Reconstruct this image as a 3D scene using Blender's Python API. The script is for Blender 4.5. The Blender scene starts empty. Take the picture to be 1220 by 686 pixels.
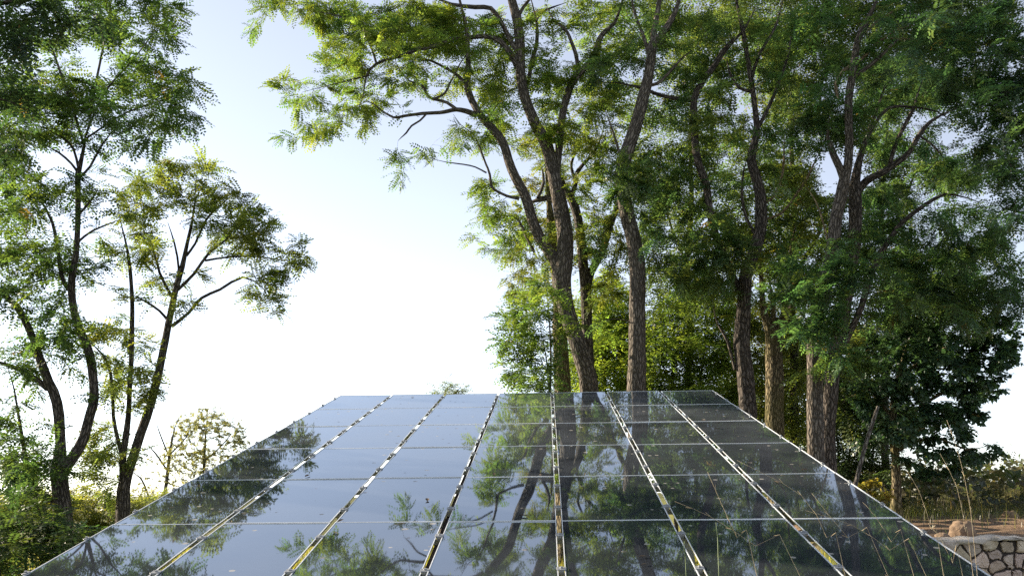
import bpy, math, random
import numpy as np
from mathutils import Matrix, Vector

R = math.radians
scene = bpy.context.scene
COL = scene.collection

# ------------------------------------------------------------------ camera
PW, PH = 1220.0, 686.0            # the frame the pixel helpers below are measured in
F = 1152.0                        # focal length in those pixels
SLOPE = R(12.5)                   # tilt of the solar table
CAM = np.array([0.0, 0.0, 1.6])
PIT, YAW, ROL = -0.0085, -0.0353, -0.0184
def rx(a):
    return np.array([[1, 0, 0], [0, math.cos(a), -math.sin(a)], [0, math.sin(a), math.cos(a)]])
cy, sy, cp, sp, cr, sr = math.cos(YAW), math.sin(YAW), math.cos(PIT), math.sin(PIT), math.cos(ROL), math.sin(ROL)
_x = np.array([cy, -sy, 0.0]); _y = np.array([sy, cy, 0.0]); _z = np.array([0, 0, 1.0])
_f = cp * _y + sp * _z; _u = -sp * _y + cp * _z
_r = cr * _x + sr * _u; _u2 = -sr * _x + cr * _u
A2W = rx(SLOPE)                   # table frame (X right, Y up the slope, Z normal) to world
RIGHT, FWD, UP = A2W @ _r, A2W @ _f, A2W @ _u2
cam_d = bpy.data.cameras.new('camera'); cam = bpy.data.objects.new('camera', cam_d); COL.objects.link(cam)
m = Matrix.Identity(4)
for i in range(3):
    m[i][0], m[i][1], m[i][2], m[i][3] = RIGHT[i], UP[i], -FWD[i], CAM[i]
cam.matrix_world = m
cam_d.sensor_width = 36.0
cam_d.lens = 36.0 * F / PW
cam_d.clip_start, cam_d.clip_end = 0.05, 3000
scene.camera = cam

# ------------------------------------------------------------------ sky, sun, exposure
SUN_EL, SUN_AZ = R(22), R(-63)    # azimuth from +Y towards +X (negative: to the left)
w = bpy.data.worlds.new('World'); scene.world = w; w.use_nodes = True
nt = w.node_tree; nt.nodes.clear()
sky = nt.nodes.new('ShaderNodeTexSky'); sky.sky_type = 'NISHITA'; sky.sun_disc = False
sky.sun_elevation = SUN_EL; sky.sun_rotation = SUN_AZ
sky.altitude = 200; sky.air_density = 0.7; sky.dust_density = 0.25; sky.ozone_density = 1.0
bg = nt.nodes.new('ShaderNodeBackground'); bg.inputs['Strength'].default_value = 0.092
wo = nt.nodes.new('ShaderNodeOutputWorld')
hz = nt.nodes.new('ShaderNodeHueSaturation'); hz.inputs['Hue'].default_value = .501; hz.inputs['Saturation'].default_value = .52      # thin even veil over the whole sky
hv = nt.nodes.new('ShaderNodeMixRGB'); hv.blend_type = 'ADD'; hv.inputs[0].default_value = 1.0; hv.inputs[2].default_value = (.32, .315, .35, 1)
nt.links.new(sky.outputs[0], hz.inputs['Color']); nt.links.new(hz.outputs[0], hv.inputs[1]); nt.links.new(hv.outputs[0], bg.inputs[0]); nt.links.new(bg.outputs[0], wo.inputs[0])
sun_d = bpy.data.lights.new('sun', 'SUN'); sun_d.energy = 5.0; sun_d.angle = R(0.5); sun_d.color = (1.0, 0.86, 0.66)
sun = bpy.data.objects.new('sun', sun_d); COL.objects.link(sun)
sdir = Vector((math.sin(SUN_AZ) * math.cos(SUN_EL), math.cos(SUN_AZ) * math.cos(SUN_EL), math.sin(SUN_EL)))
sun.rotation_euler = sdir.to_track_quat('Z', 'Y').to_euler(); sun.location = (-20, 5, 20)
vs = scene.view_settings
vs.view_transform = 'Standard'; vs.look = 'None'; vs.gamma = 1.0; vs.exposure = 1.5; vs.use_curve_mapping = False
scene.render.film_transparent = False
c = scene.cycles
c.max_bounces = 9; c.diffuse_bounces = 6; c.glossy_bounces = 3; c.transmission_bounces = 4; c.transparent_max_bounces = 4
c.sample_clamp_indirect = 6.0; c.use_denoising = False
c.caustics_reflective = False; c.caustics_refractive = False

# ------------------------------------------------------------------ helpers
rng = np.random.default_rng(11); random.seed(5)
def P(px, py, Y):                 # the point seen at (px, py) at world depth Y
    d = FWD + RIGHT * (px - PW / 2) / F - UP * (py - PH / 2) / F
    return CAM + d * (Y / d[1])
def sst(a, b, x):
    t = np.clip((np.asarray(x, float) - a) / (b - a), 0, 1); return t * t * (3 - 2 * t)
def ground_z(x, y):
    x = np.asarray(x, float); y = np.asarray(y, float)
    bank = sst(11.55, 11.75, y + 0.10 * (x - 5)) * sst(3.0, 4.4, x - 0.05 * (y - 12))
    z = 0.93 * bank + 0.25 * sst(13, 40, y) * sst(2, 6, x)
    z = z + (0.45 + .5 * sst(12, 26, x)) * np.exp(-((y - 38) / 6.0) ** 2) * sst(5, 12, x)
    z = z + 0.04 * np.sin(x * 0.9 + 1.3) * np.cos(y * 0.7) * sst(4, 9, np.hypot(x, y - 4)) + 0.02 * np.sin(x * 2.7) * np.sin(y * 2.1 + 0.4) * bank
    return z
def vnoise(x, seed=0):            # smooth 1D noise
    x = np.asarray(x, float); i = np.floor(x).astype(int); f = x - i; f = f * f * (3 - 2 * f)
    h = lambda n: (np.sin((n + seed * 17.13) * 12.9898) * 43758.5453) % 1.0
    return h(i) * (1 - f) + h(i + 1) * f

def mesh_np(name, V, faces_list, mat, parent=None, attrs=None, smooth=False, uv=None):
    """V (n,3); faces_list: list of int arrays (m,k)"""
    me = bpy.data.meshes.new(name)
    V = np.asarray(V, np.float32); me.vertices.add(len(V)); me.vertices.foreach_set('co', V.ravel())
    loops = np.concatenate([np.asarray(f, np.int32).ravel() for f in faces_list])
    counts = np.concatenate([np.full(len(f), np.asarray(f).shape[1], np.int32) for f in faces_list])
    starts = np.concatenate([[0], np.cumsum(counts)[:-1]]).astype(np.int32)
    me.loops.add(len(loops)); me.loops.foreach_set('vertex_index', loops)
    me.polygons.add(len(counts)); me.polygons.foreach_set('loop_start', starts); me.polygons.foreach_set('loop_total', counts)
    me.polygons.foreach_set('use_smooth', np.full(len(counts), bool(smooth)))
    me.update(calc_edges=True)
    for an, (typ, data) in (attrs or {}).items():
        a = me.attributes.new(an, typ, 'POINT'); data = np.asarray(data, np.float32)
        a.data.foreach_set({'FLOAT_VECTOR': 'vector', 'FLOAT_COLOR': 'color', 'FLOAT': 'value'}[typ], data.ravel())
    if mat is not None:
        for mm in (mat if isinstance(mat, list) else [mat]): me.materials.append(mm)
    o = bpy.data.objects.new(name, me); COL.objects.link(o)
    if parent is not None: o.parent = parent
    return o
def tag(o, label=None, cat=None, group=None, kind=None):
    for k, v in (('label', label), ('category', cat), ('group', group), ('kind', kind)):
        if v: o[k] = v
    return o
def empty(name, loc, label=None, cat=None, group=None):
    o = bpy.data.objects.new(name, None); COL.objects.link(o); o.location = Vector(loc); o.empty_display_size = 0.3
    return tag(o, label, cat, group)

class MB:                         # collects shapes into one mesh
    def __init__(s): s.V = []; s.Q = []; s.T = []; s.n = 0; s.A = []
    def add(s, V, Q=None, T=None, A=None):
        V = np.asarray(V, float)
        s.V.append(V)
        if Q is not None and len(Q): s.Q.append(np.asarray(Q, int) + s.n)
        if T is not None and len(T): s.T.append(np.asarray(T, int) + s.n)
        s.A.append(np.asarray(A, float) if A is not None else V.copy())
        s.n += len(V)
    def box(s, c0, c1, M=None, bev=0.0):
        x0, y0, z0 = c0; x1, y1, z1 = c1; b = bev
        if b:
            V = []; ring = [(x0 + b, y0), (x1 - b, y0), (x1, y0 + b), (x1, y1 - b), (x1 - b, y1), (x0 + b, y1), (x0, y1 - b), (x0, y0 + b)]
            cx, cyy = (x0 + x1) / 2, (y0 + y1) / 2
            def shr(p): return (p[0] + (b if p[0] < cx else -b) * .7, p[1] + (b if p[1] < cyy else -b) * .7)
            V += [(*shr(p), z0) for p in ring]; V += [(*p, z0 + b) for p in ring]; V += [(*p, z1 - b) for p in ring]; V += [(*shr(p), z1) for p in ring]
            Q = []
            for l in range(3):
                for k in range(8): Q.append((l * 8 + k, l * 8 + (k + 1) % 8, l * 8 + 8 + (k + 1) % 8, l * 8 + 8 + k))
            for k in (0, 2, 4): pass
            Q += [(24, 25, 26, 27), (24, 27, 28, 31), (28, 29, 30, 31), (3, 2, 1, 0), (7, 4, 3, 0), (7, 6, 5, 4)]
        else:
            V = [(x0, y0, z0), (x1, y0, z0), (x1, y1, z0), (x0, y1, z0), (x0, y0, z1), (x1, y0, z1), (x1, y1, z1), (x0, y1, z1)]
            Q = [(3, 2, 1, 0), (4, 5, 6, 7), (0, 1, 5, 4), (1, 2, 6, 5), (2, 3, 7, 6), (3, 0, 4, 7)]
        V = np.array(V, float)
        if M is not None: V = V @ np.array(M)[:3, :3].T + np.array(M)[:3, 3]
        s.add(V, Q)
    def tube(s, pts, rad, sides=8, rough=0.0, cap=True, lump=0.0, seed=0):
        pts = np.asarray(pts, float); n = len(pts); rad = np.broadcast_to(np.asarray(rad, float), (n,))
        T = np.gradient(pts, axis=0); T /= np.linalg.norm(T, axis=1, keepdims=True) + 1e-9
        a = np.array([1.0, 0, 0]) if abs(T[0][0]) < 0.9 else np.array([0, 1.0, 0])
        N = np.zeros((n, 3)); v = a - T[0] * a.dot(T[0]); N[0] = v / np.linalg.norm(v)
        for i in range(1, n):
            v = N[i - 1] - T[i] * N[i - 1].dot(T[i]); N[i] = v / (np.linalg.norm(v) + 1e-9)
        B = np.cross(T, N)
        th = np.arange(sides) / sides * 2 * math.pi
        L = np.concatenate([[0], np.cumsum(np.linalg.norm(np.diff(pts, axis=0), axis=1))])
        rr = rad[:, None] * np.ones((1, sides))
        if lump:
            k = np.arange(sides)
            for q in range(sides):
                rr[:, q] *= 1 + lump * (2 * vnoise(L * 1.6 + q * 31.7, seed + q) - 1) * 0.6 + lump * (2 * vnoise(L * 5 + q * 11.1, seed + 50 + q) - 1) * 0.4
        ring = N[:, None, :] * np.cos(th)[None, :, None] + B[:, None, :] * np.sin(th)[None, :, None]
        V = pts[:, None, :] + ring * rr[:, :, None]
        A = np.stack([np.cos(th)[None, :] * rad[:, None], np.sin(th)[None, :] * rad[:, None], np.repeat(L[:, None], sides, 1) + seed * 3.7], -1)
        i = np.arange(n - 1)[:, None] * sides; k = np.arange(sides)[None, :]; k2 = (k + 1) % sides
        Q = np.stack([i + k, i + k2, i + sides + k2, i + sides + k], -1).reshape(-1, 4)
        V = V.reshape(-1, 3); A = A.reshape(-1, 3); Tn = None
        if cap:
            V = np.vstack([V, pts[-1] + T[-1] * rad[-1] * 0.5]); A = np.vstack([A, [0, 0, L[-1]]])
            e = (n - 1) * sides; Tn = [(e + q, e + (q + 1) % sides, len(V) - 1) for q in range(sides)]
        s.add(V, Q, Tn, A)
    def build(s, name, mat, parent=None, origin=None, smooth=False, bark=False):
        V = np.vstack(s.V); A = np.vstack(s.A)
        if origin is not None: V = V - np.asarray(origin, float)
        fl = ([np.vstack(s.Q)] if s.Q else []) + ([np.vstack(s.T)] if s.T else [])
        return mesh_np(name, V, fl, mat, parent, {'bark': ('FLOAT_VECTOR', A)} if bark else None, smooth)

# ------------------------------------------------------------------ materials
def mat_new(name):
    m = bpy.data.materials.new(name); m.use_nodes = True; m.node_tree.nodes.clear()
    out = m.node_tree.nodes.new('ShaderNodeOutputMaterial')
    return m, m.node_tree, out
def N(nt, typ, **kw):
    n = nt.nodes.new(typ)
    for k, v in kw.items():
        if k in n.inputs: n.inputs[k].default_value = v
        else: setattr(n, k, v)
    return n
def ramp(nt, src, stops):
    r = nt.nodes.new('ShaderNodeValToRGB'); nt.links.new(src, r.inputs[0])
    el = r.color_ramp.elements
    while len(el) > 1: el.remove(el[-1])
    el[0].position = stops[0][0]; el[0].color = (*stops[0][1], 1)
    for p, col in stops[1:]:
        e = el.new(p); e.color = (*col, 1)
    return r
def bark_mat(name, dark, light, moss=None):
    m, nt, out = mat_new(name); L = nt.links.new
    at = N(nt, 'ShaderNodeAttribute', attribute_name='bark')
    mp = N(nt, 'ShaderNodeMapping'); mp.inputs['Scale'].default_value = (1, 1, 0.26); L(at.outputs['Vector'], mp.inputs[0])
    n0 = N(nt, 'ShaderNodeTexNoise', Scale=9.0, Detail=3.0); L(mp.outputs[0], n0.inputs['Vector'])
    add = N(nt, 'ShaderNodeVectorMath', operation='MULTIPLY_ADD'); L(n0.outputs['Color'], add.inputs[0]); add.inputs[1].default_value = (.07, .07, .07); L(mp.outputs[0], add.inputs[2])
    vo = N(nt, 'ShaderNodeTexVoronoi', feature='DISTANCE_TO_EDGE', Scale=22.0); L(add.outputs[0], vo.inputs['Vector'])
    n1 = N(nt, 'ShaderNodeTexNoise', Scale=40.0, Detail=5.0, Roughness=.65); L(mp.outputs[0], n1.inputs['Vector'])
    n2 = N(nt, 'ShaderNodeTexNoise', Scale=1.3, Detail=3.0); L(at.outputs['Vector'], n2.inputs['Vector'])
    mr = N(nt, 'ShaderNodeMapRange'); mr.inputs['From Max'].default_value = 0.28; L(vo.outputs['Distance'], mr.inputs['Value'])
    hm = N(nt, 'ShaderNodeMath', operation='MULTIPLY_ADD'); L(n1.outputs['Fac'], hm.inputs[0]); hm.inputs[1].default_value = 0.6; L(mr.outputs[0], hm.inputs[2])
    rp = ramp(nt, hm.outputs[0], [(0.25, tuple(x * .55 for x in dark)), (0.6, dark), (1.0, light), (1.3, light)])
    mx = N(nt, 'ShaderNodeMixRGB', blend_type='MIX'); L(n2.outputs['Fac'], mx.inputs[0])
    r2 = ramp(nt, n2.outputs['Fac'], [(.42, (0, 0, 0)), (.68, (1, 1, 1))]); L(r2.outputs[0], mx.inputs[0]); L(rp.outputs[0], mx.inputs[1])
    mx.inputs[2].default_value = (*(moss or tuple((a + b) / 2 for a, b in zip(dark, light))), 1)
    mx2 = N(nt, 'ShaderNodeMixRGB', blend_type='MULTIPLY'); mx2.inputs[0].default_value = .6; L(mx.outputs[0], mx2.inputs[1]); L(rp.outputs[0], mx2.inputs[2])
    mx3 = N(nt, 'ShaderNodeMixRGB', blend_type='MIX'); mx3.inputs[0].default_value = .55 if moss else .3; L(rp.outputs[0], mx3.inputs[1]); L(mx.outputs[0], mx3.inputs[2])
    b = N(nt, 'ShaderNodeBsdfPrincipled', Roughness=.92); b.inputs['Specular IOR Level'].default_value = .2; L(mx3.outputs[0], b.inputs['Base Color'])
    bp = N(nt, 'ShaderNodeBump', Strength=1.0, Distance=0.035); L(hm.outputs[0], bp.inputs['Height']); L(bp.outputs[0], b.inputs['Normal'])
    L(b.outputs[0], out.inputs[0]); return m
def leaf_mat(name, trans=.45, tint=(1.25, 1.2, .55)):
    m, nt, out = mat_new(name); L = nt.links.new
    at = N(nt, 'ShaderNodeAttribute', attribute_name='col')
    d = N(nt, 'ShaderNodeBsdfDiffuse'); L(at.outputs['Color'], d.inputs['Color'])
    mt = N(nt, 'ShaderNodeMixRGB', blend_type='MULTIPLY'); mt.inputs[0].default_value = 1; L(at.outputs['Color'], mt.inputs[1]); mt.inputs[2].default_value = (*[t * 1.7 for t in tint], 1)
    t = N(nt, 'ShaderNodeBsdfTranslucent'); L(mt.outputs[0], t.inputs['Color'])
    ms = N(nt, 'ShaderNodeMixShader'); ms.inputs[0].default_value = trans; L(d.outputs[0], ms.inputs[1]); L(t.outputs[0], ms.inputs[2])
    g = N(nt, 'ShaderNodeBsdfGlossy', Roughness=.45); g.inputs['Color'].default_value = (1, 1, 1, 1)
    m2 = N(nt, 'ShaderNodeMixShader'); m2.inputs[0].default_value = .035; L(ms.outputs[0], m2.inputs[1]); L(g.outputs[0], m2.inputs[2])
    L(m2.outputs[0], out.inputs[0]); return m
def plain(name, col, rough=.6, metal=0.0, var=0.15, scale=8.0, bump=0.0):
    m, nt, out = mat_new(name); L = nt.links.new
    tc = N(nt, 'ShaderNodeTexCoord'); n = N(nt, 'ShaderNodeTexNoise', Scale=scale, Detail=5.0); L(tc.outputs['Object'], n.inputs['Vector'])
    rp = ramp(nt, n.outputs['Fac'], [(.3, tuple(x * (1 - var) for x in col)), (.7, tuple(min(1, x * (1 + var)) for x in col))])
    b = N(nt, 'ShaderNodeBsdfPrincipled', Roughness=rough, Metallic=metal); L(rp.outputs[0], b.inputs['Base Color'])
    if bump:
        bp = N(nt, 'ShaderNodeBump', Strength=.7, Distance=bump); L(n.outputs['Fac'], bp.inputs['Height']); L(bp.outputs[0], b.inputs['Normal'])
    L(b.outputs[0], out.inputs[0]); return m
BARK = bark_mat('bark_grey', (.085, .071, .059), (.205, .175, .146))
BARK_DARK = bark_mat('bark_dark', (.052, .043, .036), (.16, .135, .115))
BARK_MOSS = bark_mat('bark_mossy', (.085, .068, .042), (.26, .21, .13), (.16, .15, .045))
BARK_PALE = bark_mat('bark_pale', (.085, .074, .066), (.26, .235, .21))
DEADWOOD = bark_mat('dead_wood', (.16, .12, .07), (.36, .28, .17))
LEAF = leaf_mat('leaf', .52); LEAF_THICK = leaf_mat('leaf_thick', .4)

# glass of the panels
def glass_mat():
    m, nt, out = mat_new('panel_glass'); L = nt.links.new
    tc = N(nt, 'ShaderNodeTexCoord'); ge = N(nt, 'ShaderNodeNewGeometry')
    df = N(nt, 'ShaderNodeBsdfDiffuse'); gl = N(nt, 'ShaderNodeBsdfGlossy'); gl.inputs['Color'].default_value = (.82, .91, 1.0, 1)
    fr = N(nt, 'ShaderNodeFresnel', IOR=2.1); fp = N(nt, 'ShaderNodeMath', operation='POWER'); fp.inputs[1].default_value = .68; L(fr.outputs[0], fp.inputs[0]); ms = N(nt, 'ShaderNodeMixShader'); L(fp.outputs[0], ms.inputs[0]); L(df.outputs[0], ms.inputs[1]); L(gl.outputs[0], ms.inputs[2])
    du = N(nt, 'ShaderNodeBsdfDiffuse'); spc = ramp(nt, N(nt, 'ShaderNodeTexNoise', Scale=7.0).outputs['Fac'], [(.45, (.05, .045, .04)), (.55, (.42, .40, .36))]); m2 = N(nt, 'ShaderNodeMixShader'); L(ms.outputs[0], m2.inputs[1]); L(du.outputs[0], m2.inputs[2])
    base = (.006, .009, .016)
    # thin dust film and specks (world positions so that panels differ)
    nz = N(nt, 'ShaderNodeTexNoise', Scale=1.6, Detail=6.0, Roughness=.6); L(ge.outputs['Position'], nz.inputs['Vector'])
    sp = N(nt, 'ShaderNodeTexVoronoi', Scale=7.5); L(ge.outputs['Position'], sp.inputs['Vector'])
    spn = N(nt, 'ShaderNodeTexNoise', Scale=3.0, Detail=2.0); L(ge.outputs['Position'], spn.inputs['Vector'])
    thr = N(nt, 'ShaderNodeMath', operation='MULTIPLY'); L(spn.outputs['Fac'], thr.inputs[0]); thr.inputs[1].default_value = .21
    lt = N(nt, 'ShaderNodeMath', operation='LESS_THAN'); L(sp.outputs['Distance'], lt.inputs[0]); L(thr.outputs[0], lt.inputs[1])
    rp = ramp(nt, nz.outputs['Fac'], [(.3, base), (.75, (.022, .026, .034))])
    mx = N(nt, 'ShaderNodeMixRGB'); L(lt.outputs[0], mx.inputs[0]); L(rp.outputs[0], mx.inputs[1]); mx.inputs[2].default_value = (.10, .10, .095, 1)
    L(mx.outputs[0], df.inputs['Color']); dmx = N(nt, 'ShaderNodeMixRGB'); L(lt.outputs[0], dmx.inputs[0]); dmx.inputs[1].default_value = (.31, .335, .36, 1); L(spc.outputs[0], dmx.inputs[2]); L(dmx.outputs[0], du.inputs['Color'])
    rr = N(nt, 'ShaderNodeMapRange'); rr.inputs['To Min'].default_value = .008; rr.inputs['To Max'].default_value = .03; L(nz.outputs['Fac'], rr.inputs['Value']); L(rr.outputs[0], gl.inputs['Roughness'])
    dm = ramp(nt, nz.outputs['Fac'], [(.3, (.006, .006, .006)), (.75, (.022, .022, .022))]); dt = N(nt, 'ShaderNodeVectorMath', operation='DOT_PRODUCT'); L(ge.outputs['Incoming'], dt.inputs[0]); L(ge.outputs['Normal'], dt.inputs[1]); dd = N(nt, 'ShaderNodeMath', operation='DIVIDE'); L(dm.outputs[0], dd.inputs[0]); L(dt.outputs['Value'], dd.inputs[1]); da = N(nt, 'ShaderNodeMath', operation='MULTIPLY_ADD'); da.use_clamp = True
    L(lt.outputs[0], da.inputs[0]); da.inputs[1].default_value = .55; L(dd.outputs[0], da.inputs[2]); L(da.outputs[0], m2.inputs[0])
    w1 = N(nt, 'ShaderNodeTexNoise', Scale=1.1, Detail=1.0); L(ge.outputs['Position'], w1.inputs['Vector'])
    bp = N(nt, 'ShaderNodeBump', Strength=.4, Distance=.004); L(w1.outputs['Fac'], bp.inputs['Height']); L(bp.outputs[0], gl.inputs['Normal'])
    L(m2.outputs[0], out.inputs[0]); return m
GLASS = glass_mat()
ALU = plain('aluminium', (.80, .82, .84), .38, .35, .06, 14)
ALU_DULL = plain('galvanised', (.42, .43, .44), .5, .6, .12, 10)
RUST = plain('brown_steel', (.07, .045, .035), .75, 0, .3, 9)
BLACK = plain('black_rubber', (.02, .02, .022), .7, 0, .1, 9)

# ------------------------------------------------------------------ ground
def ground_mat():
    m, nt, out = mat_new('ground'); L = nt.links.new
    ge = N(nt, 'ShaderNodeNewGeometry')
    a = N(nt, 'ShaderNodeTexNoise', Scale=.35, Detail=6.0, Roughness=.6); L(ge.outputs['Position'], a.inputs['Vector'])
    b_ = N(nt, 'ShaderNodeTexNoise', Scale=9.0, Detail=8.0, Roughness=.7); L(ge.outputs['Position'], b_.inputs['Vector'])
    grass = ramp(nt, b_.outputs['Fac'], [(.3, (.05, .06, .016)), (.5, (.10, .105, .03)), (.7, (.17, .145, .06))])
    dirt = ramp(nt, b_.outputs['Fac'], [(.3, (.13, .085, .055)), (.55, (.24, .165, .11)), (.75, (.33, .25, .18))])
    at = N(nt, 'ShaderNodeAttribute', attribute_name='dirt')
    ad = N(nt, 'ShaderNodeMath', operation='ADD'); L(a.outputs['Fac'], ad.inputs[0]); L(at.outputs['Fac'], ad.inputs[1])
    k = ramp(nt, ad.outputs[0], [(.6, (0, 0, 0)), (.8, (1, 1, 1))])
    mx = N(nt, 'ShaderNodeMixRGB'); L(k.outputs[0], mx.inputs[0]); L(grass.outputs[0], mx.inputs[1]); L(dirt.outputs[0], mx.inputs[2])
    p = N(nt, 'ShaderNodeBsdfPrincipled', Roughness=.95); p.inputs['Specular IOR Level'].default_value = .1; L(mx.outputs[0], p.inputs['Base Color'])
    bp = N(nt, 'ShaderNodeBump', Strength=.8, Distance=.06); L(b_.outputs['Fac'], bp.inputs['Height']); L(bp.outputs[0], p.inputs['Normal'])
    L(p.outputs[0], out.inputs[0]); return m
gx = np.concatenate([-np.geomspace(600, 30, 14), np.arange(-28, 3, .8), np.arange(3, 15, .3), np.arange(15.4, 30, .8), np.geomspace(31, 600, 14)])
gy = np.concatenate([-np.geomspace(200, 12, 8), np.arange(-10, 10.6, .8), np.arange(10.8, 24, .15), np.arange(24.3, 50, .6), np.geomspace(51, 900, 14)])
GX, GY = np.meshgrid(gx, gy); GZ = ground_z(GX, GY)
GZ = GZ + np.where((GX > 4.2) & (GY > 11.8) & (GY < 30), .07 * (vnoise(GX * 2.1 + GY * .7, 3) + vnoise(GY * 2.7 - GX, 4) - 1) , 0)
nx, ny = len(gx), len(gy); idx = np.arange(nx * ny).reshape(ny, nx)
GQ = np.stack([idx[:-1, :-1], idx[:-1, 1:], idx[1:, 1:], idx[1:, :-1]], -1).reshape(-1, 4)
dirt = sst(3.5, 5, GX) * sst(11, 12, GY) * (1 - sst(16, 25, GY)) * .5
gr = mesh_np('ground', np.stack([GX, GY, GZ], -1).reshape(-1, 3), [GQ], ground_mat(), None, {'dirt': ('FLOAT', dirt.ravel())}, True)
tag(gr, kind='structure')

# ------------------------------------------------------------------ solar array
W_, D_, H_ = .63, 1.206, 1.3364
X0_, Z0_ = .2677, 11.373
NC, NR = 7, 7
def A(x, y, z=0.0):               # table coordinates (from the table's own origin under the viewer) to world
    return CAM + A2W @ np.array([x, y, z - H_])
a_mid = A(-X0_, Z0_ - NR * D_ / 2); base = np.array([a_mid[0], a_mid[1], 0.0])
arr = empty('solar_array', base, 'tilted ground mounted array of dark glossy glass solar panels in front of the trees', 'solar array')
def M4(rot, loc):
    m = Matrix.Identity(4)
    for i in range(3):
        for j in range(3): m[i][j] = rot[i][j]
        m[i][3] = loc[i]
    return m
pw, pd, th, rim = W_ - .030, D_ - .004, .008, .0045
b = MB(); b.box((-pw / 2 + .001, -pd / 2 + .001, -th), (pw / 2 - .001, pd / 2 - .001, 0)); pane0 = b.build('solar_panel', GLASS, arr)
b = MB()
for s in (-1, 1):
    x = s * (pw / 2 - rim / 2); b.box((x - rim / 2, -pd / 2, -.001), (x + rim / 2, pd / 2, .003))
    y = s * (pd / 2 - rim / 2); b.box((-pw / 2 + rim, y - rim / 2, -.001), (pw / 2 - rim, y + rim / 2, .002))
frame0 = b.build('frame', ALU, pane0)
def clamp_mesh(end):
    b = MB(); g = .030
    x0, x1 = (-.007, g + .007) if not end else (-.007, .014)
    b.box((x0, -.022, .0035), (x1, .022, .008), bev=.0015)
    b.box((.003, -.022, -.018), ((g if not end else .014) - .003, .022, .003))
    th_ = np.linspace(0, 2 * math.pi, 9)[:-1]
    g = g if not end else .012
    V = [(g / 2 + .007 * math.cos(t), .007 * math.sin(t), z) for z in (.009, .015) for t in th_] + [(g / 2, 0, .015)]
    Q = [(k, (k + 1) % 8, 8 + (k + 1) % 8, 8 + k) for k in range(8)]; T = [(8 + k, 8 + (k + 1) % 8, 16) for k in range(8)]
    b.add(V, Q, T); return b
CLAMP = plain('clamp_metal', (.30, .31, .32), .5, .5, .15, 30)
clamp0 = clamp_mesh(False).build('clamp', CLAMP, pane0); end0 = clamp_mesh(True).build('clamp', CLAMP, pane0)
first = True
for j in range(NR):
    for i in range(NC):
        if first: p, fr = pane0, frame0
        else:
            p = pane0.copy(); COL.objects.link(p); p.parent = arr
            fr = frame0.copy(); COL.objects.link(fr); fr.parent = p
        x = (i - 3 + .0) * W_ - X0_; y = Z0_ - (j + .5) * D_
        ta, tb = R(rng.normal(0, .16)), R(rng.normal(0, .16))
        rot = A2W @ rx(ta) @ np.array([[math.cos(tb), 0, math.sin(tb)], [0, 1, 0], [-math.sin(tb), 0, math.cos(tb)]])
        p.matrix_local = M4(rot, A(x, y, 0) - base)
        for q, yy in enumerate((-.30, .30)):
            if first and q == 0: k = clamp0 if i < NC - 1 else end0
            else:
                k = (clamp0 if i < NC - 1 else end0).copy(); COL.objects.link(k)
            k.parent = p; k.location = (pw / 2, yy, 0)
            if i == 0:
                e = end0 if (j == 0 and q == 0) else end0.copy()
                if not (j == 0 and q == 0): COL.objects.link(e)
                e.parent = p; e.location = (-pw / 2, yy, 0); e.rotation_euler = (0, 0, math.pi)
        first = False
def rel(mb, name, mat): return mb.build(name, mat, arr, base)
RB = M4(A2W, CAM + A2W @ np.array([-X0_, 0, -H_]))
ylo, yhi, xh = Z0_ - NR * D_, Z0_, NC * W_ / 2
for j in range(NR):
    for yy in (-.30, .30):
        yc = Z0_ - (j + .5) * D_ + yy
        b = MB(); b.box((-xh + .02, yc - .015, -.042), (xh - .02, yc + .015, -.018), RB); rel(b, 'rail', ALU_DULL)
for xx in (-2 * W_, -.5 * W_, 2.0 * W_):
    b = MB(); b.box((xx - .025, ylo + .1, -.11), (xx + .025, yhi - .1, -.045), RB); rel(b, 'rafter', RUST)
    for yy in (ylo + 1.0, (ylo + yhi) / 2, yhi - 1.0):
        t = A(xx - X0_, yy, -.11); b = MB(); g = float(ground_z(t[0], t[1]))
        b.box((t[0] - .04, t[1] - .04, g - .3), (t[0] + .04, t[1] + .04, t[2] - .004)); rel(b, 'post', ALU_DULL)

# ------------------------------------------------------------------ trees
def spline(pts, step=.22):
    pts = np.asarray(pts, float)
    if len(pts) == 2: pts = np.vstack([pts[0], (pts[0] + pts[1]) / 2, pts[1]])
    p = np.vstack([2 * pts[0] - pts[1], pts, 2 * pts[-1] - pts[-2]]); out = []
    for i in range(1, len(p) - 2):
        n = max(2, int(np.linalg.norm(p[i + 1][:3] - p[i][:3]) / step)); t = np.linspace(0, 1, n, endpoint=False)[:, None]
        out.append(.5 * (2 * p[i] + (p[i + 1] - p[i - 1]) * t + (2 * p[i - 1] - 5 * p[i] + 4 * p[i + 1] - p[i + 2]) * t ** 2 + (3 * p[i] - p[i - 1] - 3 * p[i + 1] + p[i + 2]) * t ** 3))
    out.append(pts[-1:]); return np.vstack(out)

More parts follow.
